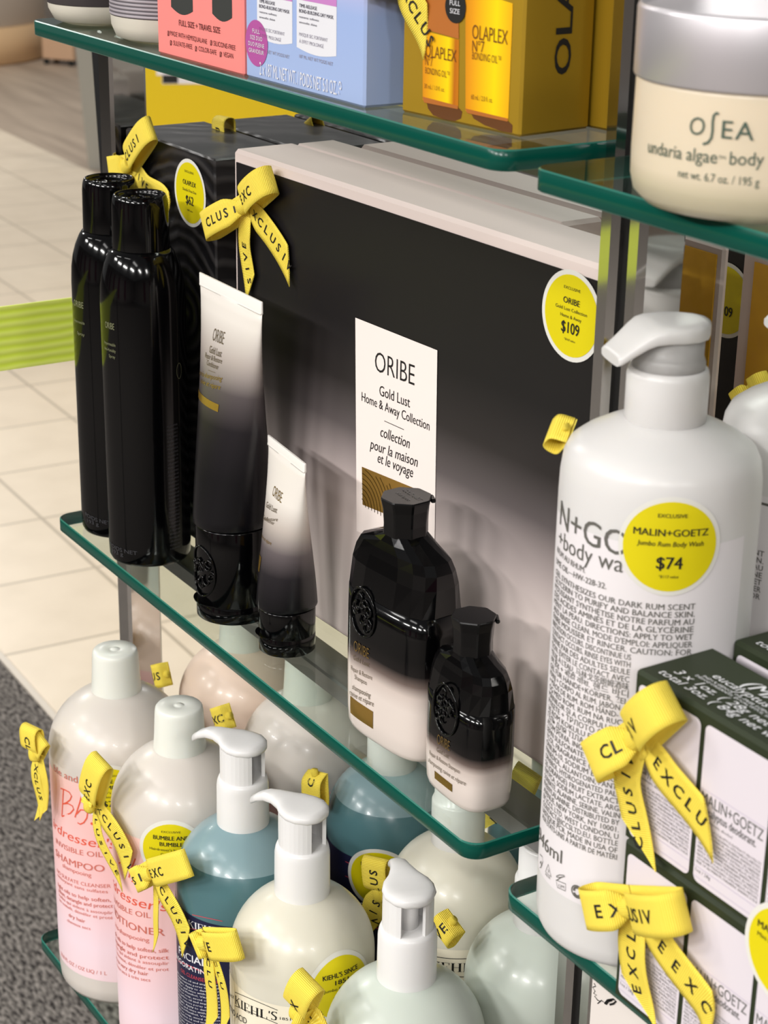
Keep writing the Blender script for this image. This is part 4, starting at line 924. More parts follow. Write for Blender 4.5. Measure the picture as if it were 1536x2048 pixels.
        for q in range(6): b_.text(sf, 'SHAMPOO WITH PURE COCONUT OIL', 1, (-0.036, 0.128 - q * 0.004), (0.016, 0.128 - q * 0.004), 0.0022, px=False, res=1)
    elif kind in ('cream', 'sage'):
        serif_text(b_, sf, "KIEHL'S", 1, (-0.018, 0.155), (0.018, 0.155), 0.0062, False)
        for v_ in (0.1645, 0.1515): b_.stroke(sf, [(-0.018 + 0.004 * i, v_) for i in range(10)], 0.0005, 1)
        b_.text(sf, '1851', 1, (0.020, 0.155), (0.026, 0.155), 0.0018, px=False)
    b_.build('label', [NAVY if kind == 'fuel' else CREAML, PALEINK if kind == 'fuel' else INK, REDL], t)
    if stick:
        sticker(sf, sf.inv(*stick), t, [("KIEHL'S SINCE", 0.0240, 0.0029, 0.0080, 0.02, 0), ('1851', 0.0090, 0.0029, 0.0034, 0.02, 0), ('Jumbo Body Care', 0.0230, 0.0019, -0.0004, 0, 0), ('$65', 0.0110, 0.0050, -0.0088, 0.02, 0)], 0.0222, 0.0196, 0.0)
    return t, sf
k1, k1s = kiehl('dark teal face wash pump bottle with a navy label in the front row', (-0.9190, 0.4815, C_Z), 0.0435, 'fuel', (-0.90, -0.43))
k2, k2s = kiehl('cream coloured pump bottle with a KIEHL\'S label in the front row'.replace("KIEHL'S", 'cream paper'), (-0.8310, 0.4740, C_Z), 0.0433, 'cream', (-0.93, -0.37), (683, 1975))
k3, k3s = kiehl('pale sage pump bottle nearest the camera on the bottom shelf', (-0.7280, 0.4810, C_Z), 0.0448, 'sage', (-0.94, 0.34))
k4, k4s = kiehl('blue bottle with a white collar in the second row behind the cream pump bottle', (-0.9335, 0.6010, C_Z), 0.0435, 'fuel', None, (757, 1757), False)
k5, k5s = kiehl('cream bottle in the second row under the front corner of the middle glass shelf', (-0.8320, 0.5850, C_Z), 0.0433, 'cream', None, None, False)
k6, k6s = kiehl('pale sage bottle in the second row below the jumbo white pump bottle', (-0.7330, 0.5765, C_Z), 0.0435, 'sage', None, None, False)
k7, k7s = kiehl('dark bottle with navy label in the third row, mostly hidden by the cream bottle', (-0.8600, 0.6820, C_Z), 0.0435, 'fuel', None, None, False)

# ================================================================== top left shelf
GREYB = mat('grey_mauve_plastic', (168, 160, 166), 0.4); OFFW = mat('warm_white_plastic', (214, 208, 194), 0.4, sss=0.1); CHARB = mat('charcoal_band', (66, 60, 62), 0.45)
t = thing('lotion_bottle', 'off-white bottle with a charcoal band at the left end of the top shelf', 'bottle', (-1.1500, 0.5085, A_Z))
b_ = MB(); b_.lathe([(0.024, 0), (0.031, 0.0025), (0.0345, 0.009), (0.0350, 0.0125), (0.0350, 0.12)], 64, 0); b_.build('body', [OFFW], t)
b_ = MB(); b_.lathe([(0.0352, 0.0128), (0.0355, 0.0133), (0.0354, 0.118), (0.0351, 0.1185)], 64, 0); b_.build('band', [CHARB], t)
t = thing('lotion_bottle', 'off-white bottle with a finely ribbed grey sleeve beside the pink box', 'bottle', (-1.0530, 0.5135, A_Z))
b_ = MB(); b_.lathe([(0.030, 0), (0.0365, 0.0025), (0.0392, 0.009), (0.0396, 0.016), (0.0396, 0.12)], 64, 0); b_.build('body', [OFFW], t)
b_ = MB(); pr = [(0.0397, 0.0150)]
for q in range(44): z_ = 0.0155 + q * 0.0022; pr += [(0.0401, z_ + 0.0002), (0.0401, z_ + 0.0014), (0.0397, z_ + 0.0017), (0.0397, z_ + 0.0021)]
b_.lathe(pr, 72, 0, mats=[(0 if k % 4 in (1,) else 1) for k in range(len(pr) - 1)]); b_.build('ribbed_sleeve', [GREYB, mat('groove_grey', (96, 90, 96), 0.5)], t)

def carton(name, label, P, rz, Wd, D, H, m, group='cartons on the top left shelf'):
    t = thing(name, label, 'box', P, rz, group)
    b_ = MB(); b_.box(0, Wd, 0, D, 0, H, 0, 0.0012)
    return t, b_, Plane(WM(t), (0, 0, 0), (1, 0, 0), (0, 0, 1)), m
t, b_, sf, _ = carton('product_box', 'coral pink carton with black print on the top shelf', (-1.0000, 0.4752, A_Z), 0.010, 0.1015, 0.060, 0.17, None)
BR = 1
z = lambda x, y: (x / 2.954, y / 2.954)
for s_, p0, p1, h, kw in (('FULL SIZE + TRAVEL SIZE', z(1060, 150), z(1303, 198), 0.0032, dict(bold=.015)), ('MADE WITH HEMISQUALANE', z(1008, 208), z(1225, 260), 0.0026, {}), ('SILICONE-FREE', z(1264, 268), z(1393, 298), 0.0026, {}),
                          ('SULFATE-FREE', z(1027, 266), z(1138, 291), 0.0026, {}), ('COLOR-SAFE', z(1176, 300), z(1281, 325), 0.0026, {}), ('VEGAN', z(1322, 334), z(1380, 346), 0.0026, {})): b_.text(sf, s_, BR, p0, p1, h, **kw)
for c_ in ((997, 196), (1012, 252), (1250, 252), (1160, 287), (1306, 320)):
    c0 = sf.inv(*z(*c_)); b_.stroke(sf, ell(c0[0], c0[1], 0.0010, 0.0013, 10), 0.0004, BR, closed=True); b_.stroke(sf, [(c0[0] - .001, c0[1] - .0016), (c0[0] + .001, c0[1] + .0012)], 0.0004, BR)
for x0, x1, y0 in ((1012, 1140, 55), (1255, 1372, 95)):
    q0, q1 = sf.inv(*z(x0, y0 - 15)), sf.inv(*z(x1, y0)); pts = [(q0[0], 0.155)] + [(q0[0] + (q1[0] - q0[0]) * i / 8, q0[1] - 0.003 * sin(pi * i / 8)) for i in range(9)] + [(q1[0], 0.155)]
    b_.add([sf.map(u, v, 0.00012) for u, v in pts], [tuple(range(len(pts)))], 2)
b_.build('carton', [mat('coral_pink_board', (246, 140, 134), 0.5), mat('brown_ink', (96, 40, 38), 0.6), mat('print_charcoal', (52, 54, 52), 0.6)], t)

LIL = mat('lilac_board', (172, 180, 222), 0.45); ramp_z(LIL, [(0.0, (164, 184, 224)), (0.042, (158, 180, 226)), (0.052, (176, 184, 226)), (0.12, (184, 184, 224))], interp='LINEAR')
t, b_, sf, _ = carton('product_box', 'lilac carton printed with two white bottles beside the gold box', (-0.8972, 0.4772, A_Z), 0.013, 0.1172, 0.040, 0.17, None)
z = lambda x, y: (x / 2.954 + 300, y / 2.954)
b_.text(sf, '2 x 187 ML NET WT. / POIDS NET 5.0 OZ. ℮'.replace('℮', 'Э'), 1, z(652, 440), z(1135, 568), 0.0066, eps=.0005)
for x0, x1, yb, yl in ((635, 842, 250, 0), (868, 1102, 322, 30)):
    q0, q1 = sf.inv(*z(x0, yb - 20)), sf.inv(*z(x1, yb + 10)); zb2 = (q0[1] + q1[1]) / 2
    pts = [(q0[0], 0.155), (q0[0], zb2 + 0.005)] + [(q0[0] + (q1[0] - q0[0]) * i / 8, zb2 - 0.002 * sin(pi * i / 8) + 0.001) for i in range(9)] + [(q1[0], zb2 + 0.005), (q1[0], 0.155)]
    b_.add([sf.map(u, v, 0.00012) for u, v in pts], [tuple(range(len(pts)))], 2)
    zz = sf.inv(*z(x1, yl + 10))[1]; b_.patch(sf, (q0[0], q1[0], zz, 0.155), 3, 0.0002)
    for i, (s_, wv_) in enumerate((('TIME-RELEASE', .45), ('BOND-BUILDING DRY MASK', .86), ('restores softness', .5), ('smooths shine', .45))):
        u0 = q0[0] + (q1[0] - q0[0]) * .07; b_.text(sf, s_, 4, (u0, zz - 0.0035 - 0.0026 * i), (u0 + (q1[0] - q0[0]) * wv_, zz - 0.0035 - 0.0026 * i), 0.0017 if i < 2 else 0.0011, px=False, eps=.0003, bold=.012 if i < 2 else 0)
    for i, (s_, wv_) in enumerate((('MASQUE SEC FORTIFIANT', .72), ("À EFFET PROLONGÉ", .62), ('187 ML NET WT POIDS NET', .85))):
        u0 = q0[0] + (q1[0] - q0[0]) * .07; v_ = zz - 0.0175 - 0.0034 * i - (0.004 if i == 2 else 0); b_.text(sf, s_, 6, (u0, v_), (u0 + (q1[0] - q0[0]) * wv_, v_), 0.0017, px=False, eps=.0003)
c0 = sf.inv(*z(632, 255)); b_.disc(sf, c0, 0.0118, 5, 0.0003)
for i, s_ in enumerate(('FULL', 'SIZE DUO', 'DUO PLEINE', 'GRANDEUR')): wv_ = (.0078, .0128, .0168, .0160)[i]; b_.text(sf, s_, 1, (c0[0] - wv_ / 2, c0[1] + 0.0050 - 0.0034 * i), (c0[0] + wv_ / 2, c0[1] + 0.0050 - 0.0034 * i), 0.0021, px=False, eps=.0005)
b_.build('carton', [LIL, PALEINK, mat('print_white', (228, 228, 234), 0.5), mat('print_orchid', (198, 130, 196), 0.5), mat('print_ink', (70, 66, 84), 0.6), mat('print_plum', (176, 84, 156), 0.5), mat('print_grey', (150, 146, 160), 0.6)], t)

GOLDB = mat('matte_gold_board', (176, 140, 34), 0.42, 0.35)
AMB = mat('amber_print', (240, 170, 10), 0.4); ramp_z(AMB, [(0.010, (176, 96, 14)), (0.018, (226, 150, 18)), (0.034, (252, 214, 8)), (0.0385, (186, 104, 14)), (0.050, (232, 156, 18)), (0.066, (252, 216, 6)), (0.076, (240, 176, 12))], axis=0, interp='LINEAR')
for i in (1, 0):
    GP = (-0.7640, 0.4897, A_Z); grz = atan2(0.0092, 0.0828)
    t, b_, sf, _ = carton('product_box', ('matte gold carton printed with two amber oil bottles on the top left shelf', 'second matte gold carton standing right behind the printed one')[i], GP if i == 0 else (GP[0] - 0.0045 + 0.010, GP[1] + 0.0455, A_Z), grz, 0.0838, 0.0430, 0.17, None)
    if i == 0:
        z = lambda x, y: (x / 2.954 + 780, y / 2.954)
        sh_ = lambda pts, m_, e: poly_px(b_, sf, [z(*p_) for p_ in pts][::-1], m_, e)
        # drop shadows printed on the artwork, then the bottles
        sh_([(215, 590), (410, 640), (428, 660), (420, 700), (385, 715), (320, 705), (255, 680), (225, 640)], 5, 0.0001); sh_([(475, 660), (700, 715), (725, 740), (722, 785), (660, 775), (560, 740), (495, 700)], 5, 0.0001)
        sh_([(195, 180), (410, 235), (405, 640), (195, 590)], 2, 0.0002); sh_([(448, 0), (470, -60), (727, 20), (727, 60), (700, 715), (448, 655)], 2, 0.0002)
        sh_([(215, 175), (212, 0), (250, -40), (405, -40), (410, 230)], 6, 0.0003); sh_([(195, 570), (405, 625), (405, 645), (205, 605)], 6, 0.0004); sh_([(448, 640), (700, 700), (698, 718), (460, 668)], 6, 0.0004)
        for s_, p0, p1, h in (('OLAPLEX', (490, 226), (698, 264), 0.0068), ('Nº7', (490, 302), (560, 310), 0.0054), ('BONDING OIL™', (490, 348), (660, 378), 0.0036), ('60 mL / 2.0 fl. oz.', (484, 584), (610, 606), 0.0024),
                              ('OLAPLEX', (213, 332), (395, 367), 0.0060), ('Nº7', (213, 384), (255, 392), 0.0046), ('BONDING OIL™', (213, 432), (356, 462), 0.0032), ('30 mL / 1.0 fl. oz.', (208, 518), (326, 542), 0.0022)): b_.text(sf, s_, 3, z(*p0), z(*p1), h * .92, eps=.0006, bold=-.008)
        c0 = sf.inv(*z(392, 40)); b_.disc(sf, c0, 0.0072, 4, 0.0006); b_.text(sf, 'FULL', 7, (c0[0] - .0036, c0[1] + .0006), (c0[0] + .0036, c0[1] + .0006), .0022, px=False, eps=.0009); b_.text(sf, 'SIZE', 7, (c0[0] - .0034, c0[1] - .0030), (c0[0] + .0034, c0[1] - .0030), .0022, px=False, eps=.0009)
        side = Plane(WM(t), (0.0838, 0, 0), (0, 0, 1), (0, -1, 0))
        # vertical word on the right-hand face, reading upwards
        c0 = side.inv(*z(1060, 430)); b_.text(side, 'OLAPLEX', 4, (c0[0], c0[1]), (c0[0] + 0.086, c0[1]), 0.0098, px=False, bold=.03, eps=.0003)
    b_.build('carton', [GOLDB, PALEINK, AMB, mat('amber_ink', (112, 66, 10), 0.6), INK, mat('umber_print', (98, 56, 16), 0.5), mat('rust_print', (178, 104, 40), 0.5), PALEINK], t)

# ================================================================== top right shelf: cream jar
t = thing('cream_jar', 'frosted cream jar with a silver lid on the top right glass shelf', 'jar', (-0.5225, 0.4945, A_Z))
JP = [(0.034, 0), (0.0425, 0.0015), (0.0465, 0.0055), (0.0478, 0.0110), (0.0480, 0.0200), (0.0478, 0.0455), (0.0472, 0.0485)]
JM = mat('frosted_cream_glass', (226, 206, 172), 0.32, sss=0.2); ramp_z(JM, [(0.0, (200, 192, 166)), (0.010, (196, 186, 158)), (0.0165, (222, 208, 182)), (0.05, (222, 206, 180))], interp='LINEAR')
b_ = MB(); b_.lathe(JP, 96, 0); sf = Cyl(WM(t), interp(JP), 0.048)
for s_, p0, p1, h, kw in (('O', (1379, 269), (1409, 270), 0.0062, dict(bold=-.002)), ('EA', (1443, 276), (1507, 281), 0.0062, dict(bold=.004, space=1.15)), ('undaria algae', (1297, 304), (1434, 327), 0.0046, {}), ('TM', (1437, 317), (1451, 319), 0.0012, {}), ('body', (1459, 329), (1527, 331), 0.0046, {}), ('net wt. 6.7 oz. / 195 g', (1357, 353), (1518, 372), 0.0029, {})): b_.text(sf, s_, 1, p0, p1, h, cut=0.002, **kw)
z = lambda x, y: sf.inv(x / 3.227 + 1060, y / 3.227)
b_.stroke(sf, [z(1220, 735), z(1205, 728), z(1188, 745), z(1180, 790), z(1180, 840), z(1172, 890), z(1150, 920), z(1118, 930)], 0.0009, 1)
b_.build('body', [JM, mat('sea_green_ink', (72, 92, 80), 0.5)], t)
ALU = mat('brushed_aluminium', (222, 218, 222), 0.36, 0.75)
b_ = MB(); b_.lathe([(0.0470, 0.0470), (0.0486, 0.0474), (0.0489, 0.0482), (0.0489, 0.0715), (0.0484, 0.0730), (0.0476, 0.0734), (0.0468, 0.0728), (0.0462, 0.0716)], 96, 0); b_.build('lid', [ALU, CHROME], t)

# ================================================================== middle right shelf
MGP = [(0.0395, 0.0), (0.0412, 0.0012), (0.0425, 0.0040), (0.0430, 0.0090), (0.0431, 0.0240), (0.0429, 0.1600), (0.0427, 0.2120), (0.0424, 0.2210), (0.0414, 0.2285), (0.0392, 0.2332), (0.0340, 0.2372), (0.0270, 0.2410), (0.0205, 0.2440), (0.0172, 0.2450)]
MGL = ['GEL SYNTHESIZES OUR DARK RUM SCENT', 'GLYCERIN TO PURIFY AND BALANCE SKIN.', 'MOUSSANT SYNTHÉTISE NOTRE PARFUM AU', 'DES ACIDES AMINÉS ET DE LA GLYCÉRINE', 'MENT LA PEAU. DIRECTIONS: APPLY TO WET', "AND RINSE CLEAN. MODE D'EMPLOI: APPLIQUER",
       'FAIRE MOUSSER ET RINCER. CAUTION: FOR', 'IRRITATION OCCURS, DISCONTINUE US', 'CONTACT OCCURS, RINSE EYES WITH', 'TERNE PAR DES ADULTES SEULE', 'TION. ÉVITER LE CONTACT AVEC', "YEUX À L'EAU. 马林戈茨朗姆酒味", 'रम हैंड + बॉडी वॉश. 핸드 바디', 'GEL FÜR HÄNDE+KÖRPER. ŻEL', 'MANI + CORPO AL RUM. JABÓN C', '+ MÃOS DE RUM. ROM HÅND- O',
       'OG MED ROM. RUM NA RUCE', 'MÂINILOR ȘI A CORPULUI CU', 'PYKETE + ТРЛОТО С РОМ', 'VE ROM KOKULU EL VE VÜC', 'ГЕЛЬ ДЛЯ ТІЛА ТА РУК ІЗ', 'ATOM РОМА. INGREDIENTS/IN', 'LEFIN SULFONATE, COCAMID', 'YCOL, FRAGRANCE (PARFUM),', 'ONIUM-10, SODIUM BENZOA', 'PANEDIOL, ALLANTOIN, PANTH', 'OPHEROL, HYDROGENATED PALM', 'SIS (ORANGE) FRUIT EXTRACT,', 'IUM PCA, SODIUM LACTATE, ARGI',
       'SORBATE, ALANINE, SERINE, VALIN', 'PHENYLALANINE. DISTRIBUTED BY', 'AVENUE, NEW YORK, NY 10001.', 'BY ICCS, LTD. WEST LONDON, U', 'CONTACT@ICCSLTD.EU. BOTTLE', 'LASTIQUE PCR. MADE IN USA OF', 'AUX ÉTATS-UNIS À PARTIR DE MATÉRI']
def jumbo(label, P, off, first):
    t = thing('pump_bottle', label, 'pump bottle', P, 0, 'jumbo white pump bottles')
    b_ = MB(); b_.lathe(MGP, 96, 0); b_.build('body', [WHITEP], t)
    W0 = Matrix.Translation((-0.5713, 0.5, 0)); R = interp(MGP); ref = Cyl(W0, R, 0.0429); sf = Cyl(WM(t), R, 0.0429)
    b_ = MB(); label_band(sf, b_, -0.060 + off, 0.0425 + off, 0.0290, 0.2040, 0, 0.0001, 3)
    def tx(s_, p0, p1, h, **kw):
        A, B = ref.inv(*p0), ref.inv(*p1)
        b_.text(sf, s_, 1, (A[0] + off, A[1]), (B[0] + off, B[1]), h, px=False, cut=0.003 if h > .005 else 0.0, **kw)
    tx('N+GO', (1121, 1047), (1256, 1114), 0.0108, bold=.004); tx('body wa', (1128, 1098), (1246, 1145), 0.0074); tx('+', (1118.5, 1086), (1126, 1096), 0.0066)
    tx('RFUM AU RHUM.', (1116, 1103), (1171, 1146), 0.0026, bold=.008); tx('UME OIL—HW-228-32.', (1114, 1125), (1213, 1178), 0.0026, bold=.008)
    rr = ref.inv(1389.5, 1217.5); uL = -0.0545; u2 = ref.inv(1249, 1500)[0]; vb = ref.inv(1246, 1721)[1]
    for i, s_ in enumerate(MGL):
        v_ = rr[1] + (vb - rr[1]) * i / 35.0
        b_.text(sf, s_, 1, (uL + off, v_), ((rr[0] if i < 7 else u2) + off, v_), 0.0026, 0.010 if i < 5 else 0.003, px=False, res=2)
    tx('946ml', (1079.5, 1676), (1124, 1727), 0.0066, bold=.008)
    z = lambda x, y: (lambda q: (q[0] + off, q[1]))(ref.inv(x / 6.4 + 1060, y / 6.4 + 1540))
    b_.stroke(sf, [z(135, 1075), z(165, 1110), z(172, 1170), z(150, 1240), z(135, 1250)], 0.0004, 1); b_.stroke(sf, [z(138, 1190), z(150, 1170), z(152, 1230)], 0.0008, 1)
    b_.stroke(sf, [z(240, 1205), z(278, 1365), z(205, 1300)], 0.0005, 1, closed=True); b_.stroke(sf, [z(235, 1270), z(248, 1285), z(240, 1310)], 0.0004, 1); b_.text(sf, 'PETE', 1, z(205, 1345), z(265, 1400), 0.0012, px=False)
    b_.stroke(sf, [z(345, 1355), z(385, 1340), z(445, 1345), z(450, 1360), z(400, 1372), z(345, 1368)], 0.0004, 1, closed=True); b_.stroke(sf, [z(340, 1405), z(462, 1455), z(458, 1545), z(358, 1500)], 0.0004, 1, closed=True); b_.stroke(sf, [z(350, 1408), z(420, 1362)], 0.0004, 1); b_.text(sf, '12M', 1, z(372, 1490), z(440, 1515), 0.0014, px=False)
    c0 = z(608, 1556); b_.stroke(sf, ell(c0[0], c0[1], 0.0030, 0.0030, 28), 0.0006, 1, closed=True); b_.stroke(sf, ell(c0[0], c0[1] + .0004, 0.0017, 0.0017, 14, 20, 200), 0.0011, 1); b_.stroke(sf, ell(c0[0], c0[1] - .0004, 0.0017, 0.0017, 14, 200, 380), 0.0011, 1)
    tx('EAC', (1184, 1809.5), (1216, 1818), 0.0066)
    if not first: b_.stroke(sf, [(u_, 0.2005) for u_ in [-0.05 + off + 0.004 * i for i in range(22)]], 0.0012, 1)
    b_.build('label', [PAPER, GREYINK], t)
    # pump: collar, neck and broad duck-bill actuator
    b_ = MB(); b_.lathe([(0.0160, 0.2440), (0.0172, 0.2452), (0.0172, 0.2640), (0.0166, 0.2668), (0.0156, 0.2676)], 64, 0)
    b_.build('collar', [WHITEP], t)
    b_ = MB(); b_.lathe([(0.0150, 0.2660), (0.0152, 0.2700), (0.0146, 0.2718), (0.0142, 0.2726), (0.0141, 0.2830)], 64, 0); b_.build('stem', [WHITEP], t)
    D = Vector((-0.30, -0.954, 0)); Sd = Vector((-D.y, D.x, 0)); Z = Vector((0, 0, 1)); rings = []; nn = 32
    for (s, wv_, zt_, zb_) in ((-0.0160, 0.0012, .2868, .2820), (-0.0152, 0.0058, .2874, .2800), (-0.0125, 0.0104, .2876, .2796), (-0.0070, 0.0145, .2877, .2795), (0.0, 0.0161, .2877, .2795), (0.0070, 0.0152, .2876, .2795), (0.0112, 0.0142, .2867, .2790), (0.0145, 0.0130, .2846, .2776), (0.0180, 0.0119, .2816, .2754), (0.0215, 0.0111, .2786, .2732), (0.0248, 0.0105, .2760, .2712), (0.0262, 0.0098, .2750, .2708)):
        rg = []
        for i in range(nn):
            a = 2 * pi * i / nn; c_, s_ = cos(a), sin(a)
            x = wv_ * (abs(c_) ** 0.55) * (1 if c_ >= 0 else -1); zz = (zt_ + zb_) / 2 + (zt_ - zb_) / 2 * (abs(s_) ** 0.45) * (1 if s_ >= 0 else -1)
            rg.append(D * s + Sd * x + Z * zz)
        rings.append(rg)
    b_.loft(rings, 0, True, True); b_.build('actuator', [WHITEP], t)
    if first:
        sticker(sf, sf.inv(1341, 1094), t, [('EXCLUSIVE', 0.0118, 0.0016, 0.0128, 0.01, 0), ('MALIN+GOETZ', 0.0305, 0.0030, 0.0048, 0.02, 0), ('Jumbo Rum Body Wash', 0.0270, 0.0021, 0.0004, 0.005, .15), ('$74', 0.0104, 0.0052, -0.0094, 0.02, 0), ('*$113 value', 0.0080, 0.0013, -0.0134, 0, .2)], 0.0214, 0.0194)
    return t
jumbo('jumbo white pump bottle with a yellow price sticker', (-0.5713, 0.5000, B_Z), 0.0, True)
jumbo('jumbo white pump bottle half hidden at the right behind the stickered one', (-0.5730, 0.5915, B_Z), -0.036, False)
t = thing('pump_bottle', 'slim grey pump bottle behind the jumbo bottle and the chrome upright', 'pump bottle', (-0.7165, 0.6190, B_Z))
GP_ = mat('warm_grey_plastic', (158, 154, 152), 0.4)
b_ = MB(); b_.lathe([(0.017, 0), (0.0195, 0.002), (0.0195, 0.1985), (0.018, 0.2055), (0.0105, 0.2100)], 48, 0); b_.build('body', [GP_], t)
b_ = MB(); b_.lathe([(0.0098, 0.2090), (0.0104, 0.2105), (0.0104, 0.2315), (0.0098, 0.2327)], 40, 0); b_.build('collar', [GP_], t)
b_ = MB(); b_.lathe([(0.0092, 0.2320), (0.0095, 0.2335), (0.0095, 0.2665), (0.0090, 0.2670), (0.0090, 0.2680), (0.0098, 0.2690), (0.0098, 0.2795), (0.0092, 0.2805)], 40, 0); b_.box(-0.018, 0, -0.0042, 0.0042, 0.2715, 0.2793, 0, 0.001, Matrix.Rotation(0.9, 4, 'Z')); b_.build('actuator', [GP_], t)
GOLDM = mat('crinkled_gold_foil', (250, 196, 62), 0.30, 0.45, coat=0.3); add_noise_bump(GOLDM, 48, 0.004, 0.5)
def foil_box(label, P, Wd, D, H, m, stick=None, bd=0.0045):
    t = thing('gift_box', label, 'gift box', P, 0, 'foil gift boxes behind the white bottles')
    b_ = MB(); b_.box(0, Wd, 0.0006, D, 0, H, 0, 0.002); b_.build('carton', [PINKW], t)
    b_ = MB(); b_.box(bd, Wd - bd, -0.0002, 0.0006, bd, H - bd, 0, 0.0001); b_.build('front_panel', [m], t)
    if stick:
        sf = Plane(WM(t), (0, -0.0003, 0), (1, 0, 0), (0, 0, 1)); sticker(sf, sf.inv(*stick), t, [('$109', 0.0135, 0.0056, -0.0088, 0.02, 0)])
    return t
e1 = at_y(1447, 496, 0.648); foil_box('slim gold foil gift box standing beside the slim grey pump bottle', (e1.x - 0.056, 0.648, B_Z), 0.056, 0.005, e1.z, GOLDM)
e2 = at_y(1484, 500, 0.688); foil_box('gold foil gift box further right behind the second jumbo bottle', (e2.x, 0.688, B_Z), 0.10, 0.024, 0.268, GOLDM, None, 0.0105)
e3 = at_y(1440, 600, 0.722); foil_box('black gift box with a round sticker behind the gold foil boxes', (e3.x - 0.06, 0.725, B_Z), 0.16, 0.03, 0.272, mat('gift_black', (20, 18, 18), 0.45), (1452, 600))

# ---- deodorant trios
DKG = mat('dark_green_board', (44, 52, 34), 0.5, spec=0.3); LAV = mat('pale_lilac_print', (222, 214, 221), 0.5); PTXT = mat('grey_green_ink', (92, 92, 88), 0.6)
def trio(label, P, top, grp='dark green three-stick cartons'):
    t = thing('product_box', label, 'box', P, 0, grp)
    b_ = MB(); Wd, D, H = 0.1265, 0.0415, 0.0785
    b_.box(0, Wd, 0, D, 0, H, 0, 0.0016); sf = Plane(WM(t), (0, 0, 0), (1, 0, 0), (0, 0, 1))
    for k in range(3):
        x0 = 0.0036 + k * 0.0407; x1 = x0 + 0.0380; z0, z1 = 0.0035, H - 0.0050; r = 0.003; pts = []
        for (cx, cz, a) in ((x1 - r, z1 - r, 0), (x0 + r, z1 - r, 90), (x0 + r, z0 + r, 180), (x1 - r, z0 + r, 270)): pts += [(cx + r * cos(radians(a + 18 * i)), cz + r * sin(radians(a + 18 * i))) for i in range(6)]
        b_.add([sf.map(u, v, 0.0002) for u, v in pts], [tuple(range(len(pts)))], 1)
        b_.text(sf, 'MALIN+GOETZ', 3, (x0 + 0.0012, 0.0395), (x1 - 0.0016, 0.0395), 0.0050, px=False, eps=.00035); b_.text(sf, '(eucalyptus deodorant.', 3, (x0 + 0.0012, 0.0352), (x1 - 0.0050, 0.0352), 0.0036, px=False, eps=.00035, bold=.008)
        b_.text(sf, 'no aluminum, alcohol', 3, (x0 + 0.0012, 0.0322), (x0 + 0.020, 0.0322), 0.0013, px=False, eps=.00035, res=1)
        for q in range(11): b_.text(sf, ('NATURAL EUCALYPTUS EXTRACT PROTECTS', 'ODOR-NEUTRALIZING CITRONELLYL METHYL', 'FREE OF ALUMINUM, PARABENS, BAKING SODA', 'APPLY TO CLEAN UNDERARMS AS NEEDED')[q % 4], 3, (x0 + 0.0012, 0.0292 - q * 0.0017), (x1 - 0.0012, 0.0292 - q * 0.0017), 0.0011, px=False, eps=.00035, res=1)
        b_.text(sf, '1oz / 28g', 3, (x0 + 0.0012, 0.0082), (x0 + 0.010, 0.0082), 0.0016, px=False, eps=.00035, res=1)
        for v_ in (0.0455, 0.0105, 0.0058): b_.stroke(sf, [(x0 + 0.0002, v_), (x1 - 0.0002, v_)], 0.00025, 4, 0.00035)
    if top:
        tp = Plane(WM(t), (0, 0, H), (1, 0, 0), (0, 1, 0))
        b_.text(tp, '(MALIN+GOETZ)', 2, (0.034, 0.0268), (0.120, 0.0268), 0.0074, px=False, eps=.0003, bold=.015, shear=.25); b_.text(tp, 'eucalyptus deo set', 2, (0.022, 0.0215), (0.079, 0.0215), 0.0044, px=False, eps=.0003, bold=.012, shear=.2)
        b_.text(tp, 'INDULGENCE OIL-FREE SCENT, ALUMINUM-FREE', 2, (0.020, 0.0184), (0.082, 0.0184), 0.0015, px=False, eps=.0003, bold=.012, res=1); b_.text(tp, 'DESODORISANTS: EUCALYPTUS, SANS ALUMINIUM', 2, (0.018, 0.0162), (0.080, 0.0162), 0.0015, px=False, eps=.0003, bold=.012, res=1)
        b_.text(tp, '3 x 1oz. ℮ 28g net wt'.replace('℮', '('), 2, (0.011, 0.0108), (0.076, 0.0108), 0.0044, px=False, eps=.0003, bold=.012, shear=.2); b_.text(tp, 'total 3oz. ( 84g net wt', 2, (0.008, 0.0052), (0.076, 0.0052), 0.0044, px=False, eps=.0003, bold=.012, shear=.2)
    b_.build('carton', [DKG, LAV, PALEINK, PTXT, mat('lilac_line', (186, 176, 196), 0.6)], t)
    return t, sf
t, sf = trio('dark green and white trio carton, lower of the front stack', (-0.5288, 0.4572, B_Z), False)
c0 = sf.inv(1572, 1916); sticker(Plane(WM(t), (0, -0.0004, 0), (1, 0, 0), (0, 0, 1)), c0, t, [('EXCLUSIVE', 0.0118, 0.0016, 0.0128, 0.01, 0), ('MALIN+GOETZ', 0.0305, 0.0030, 0.0062, 0.02, 0), ('Mini Eucalyptus Deo Set', 0.0300, 0.0019, 0.0022, 0.0, 0), ('$22', 0.0104, 0.0052, -0.0080, 0.02, 0)])
trio('dark green and white trio carton, upper of the front stack', (-0.5290, 0.4568, B_Z + 0.0788), True)
trio('dark green trio carton, lower of the rear stack behind the front cartons', (-0.5300, 0.5105, B_Z), False)
trio('dark green trio carton, upper of the rear stack behind the front cartons', (-0.5302, 0.5102, B_Z + 0.0788), True)
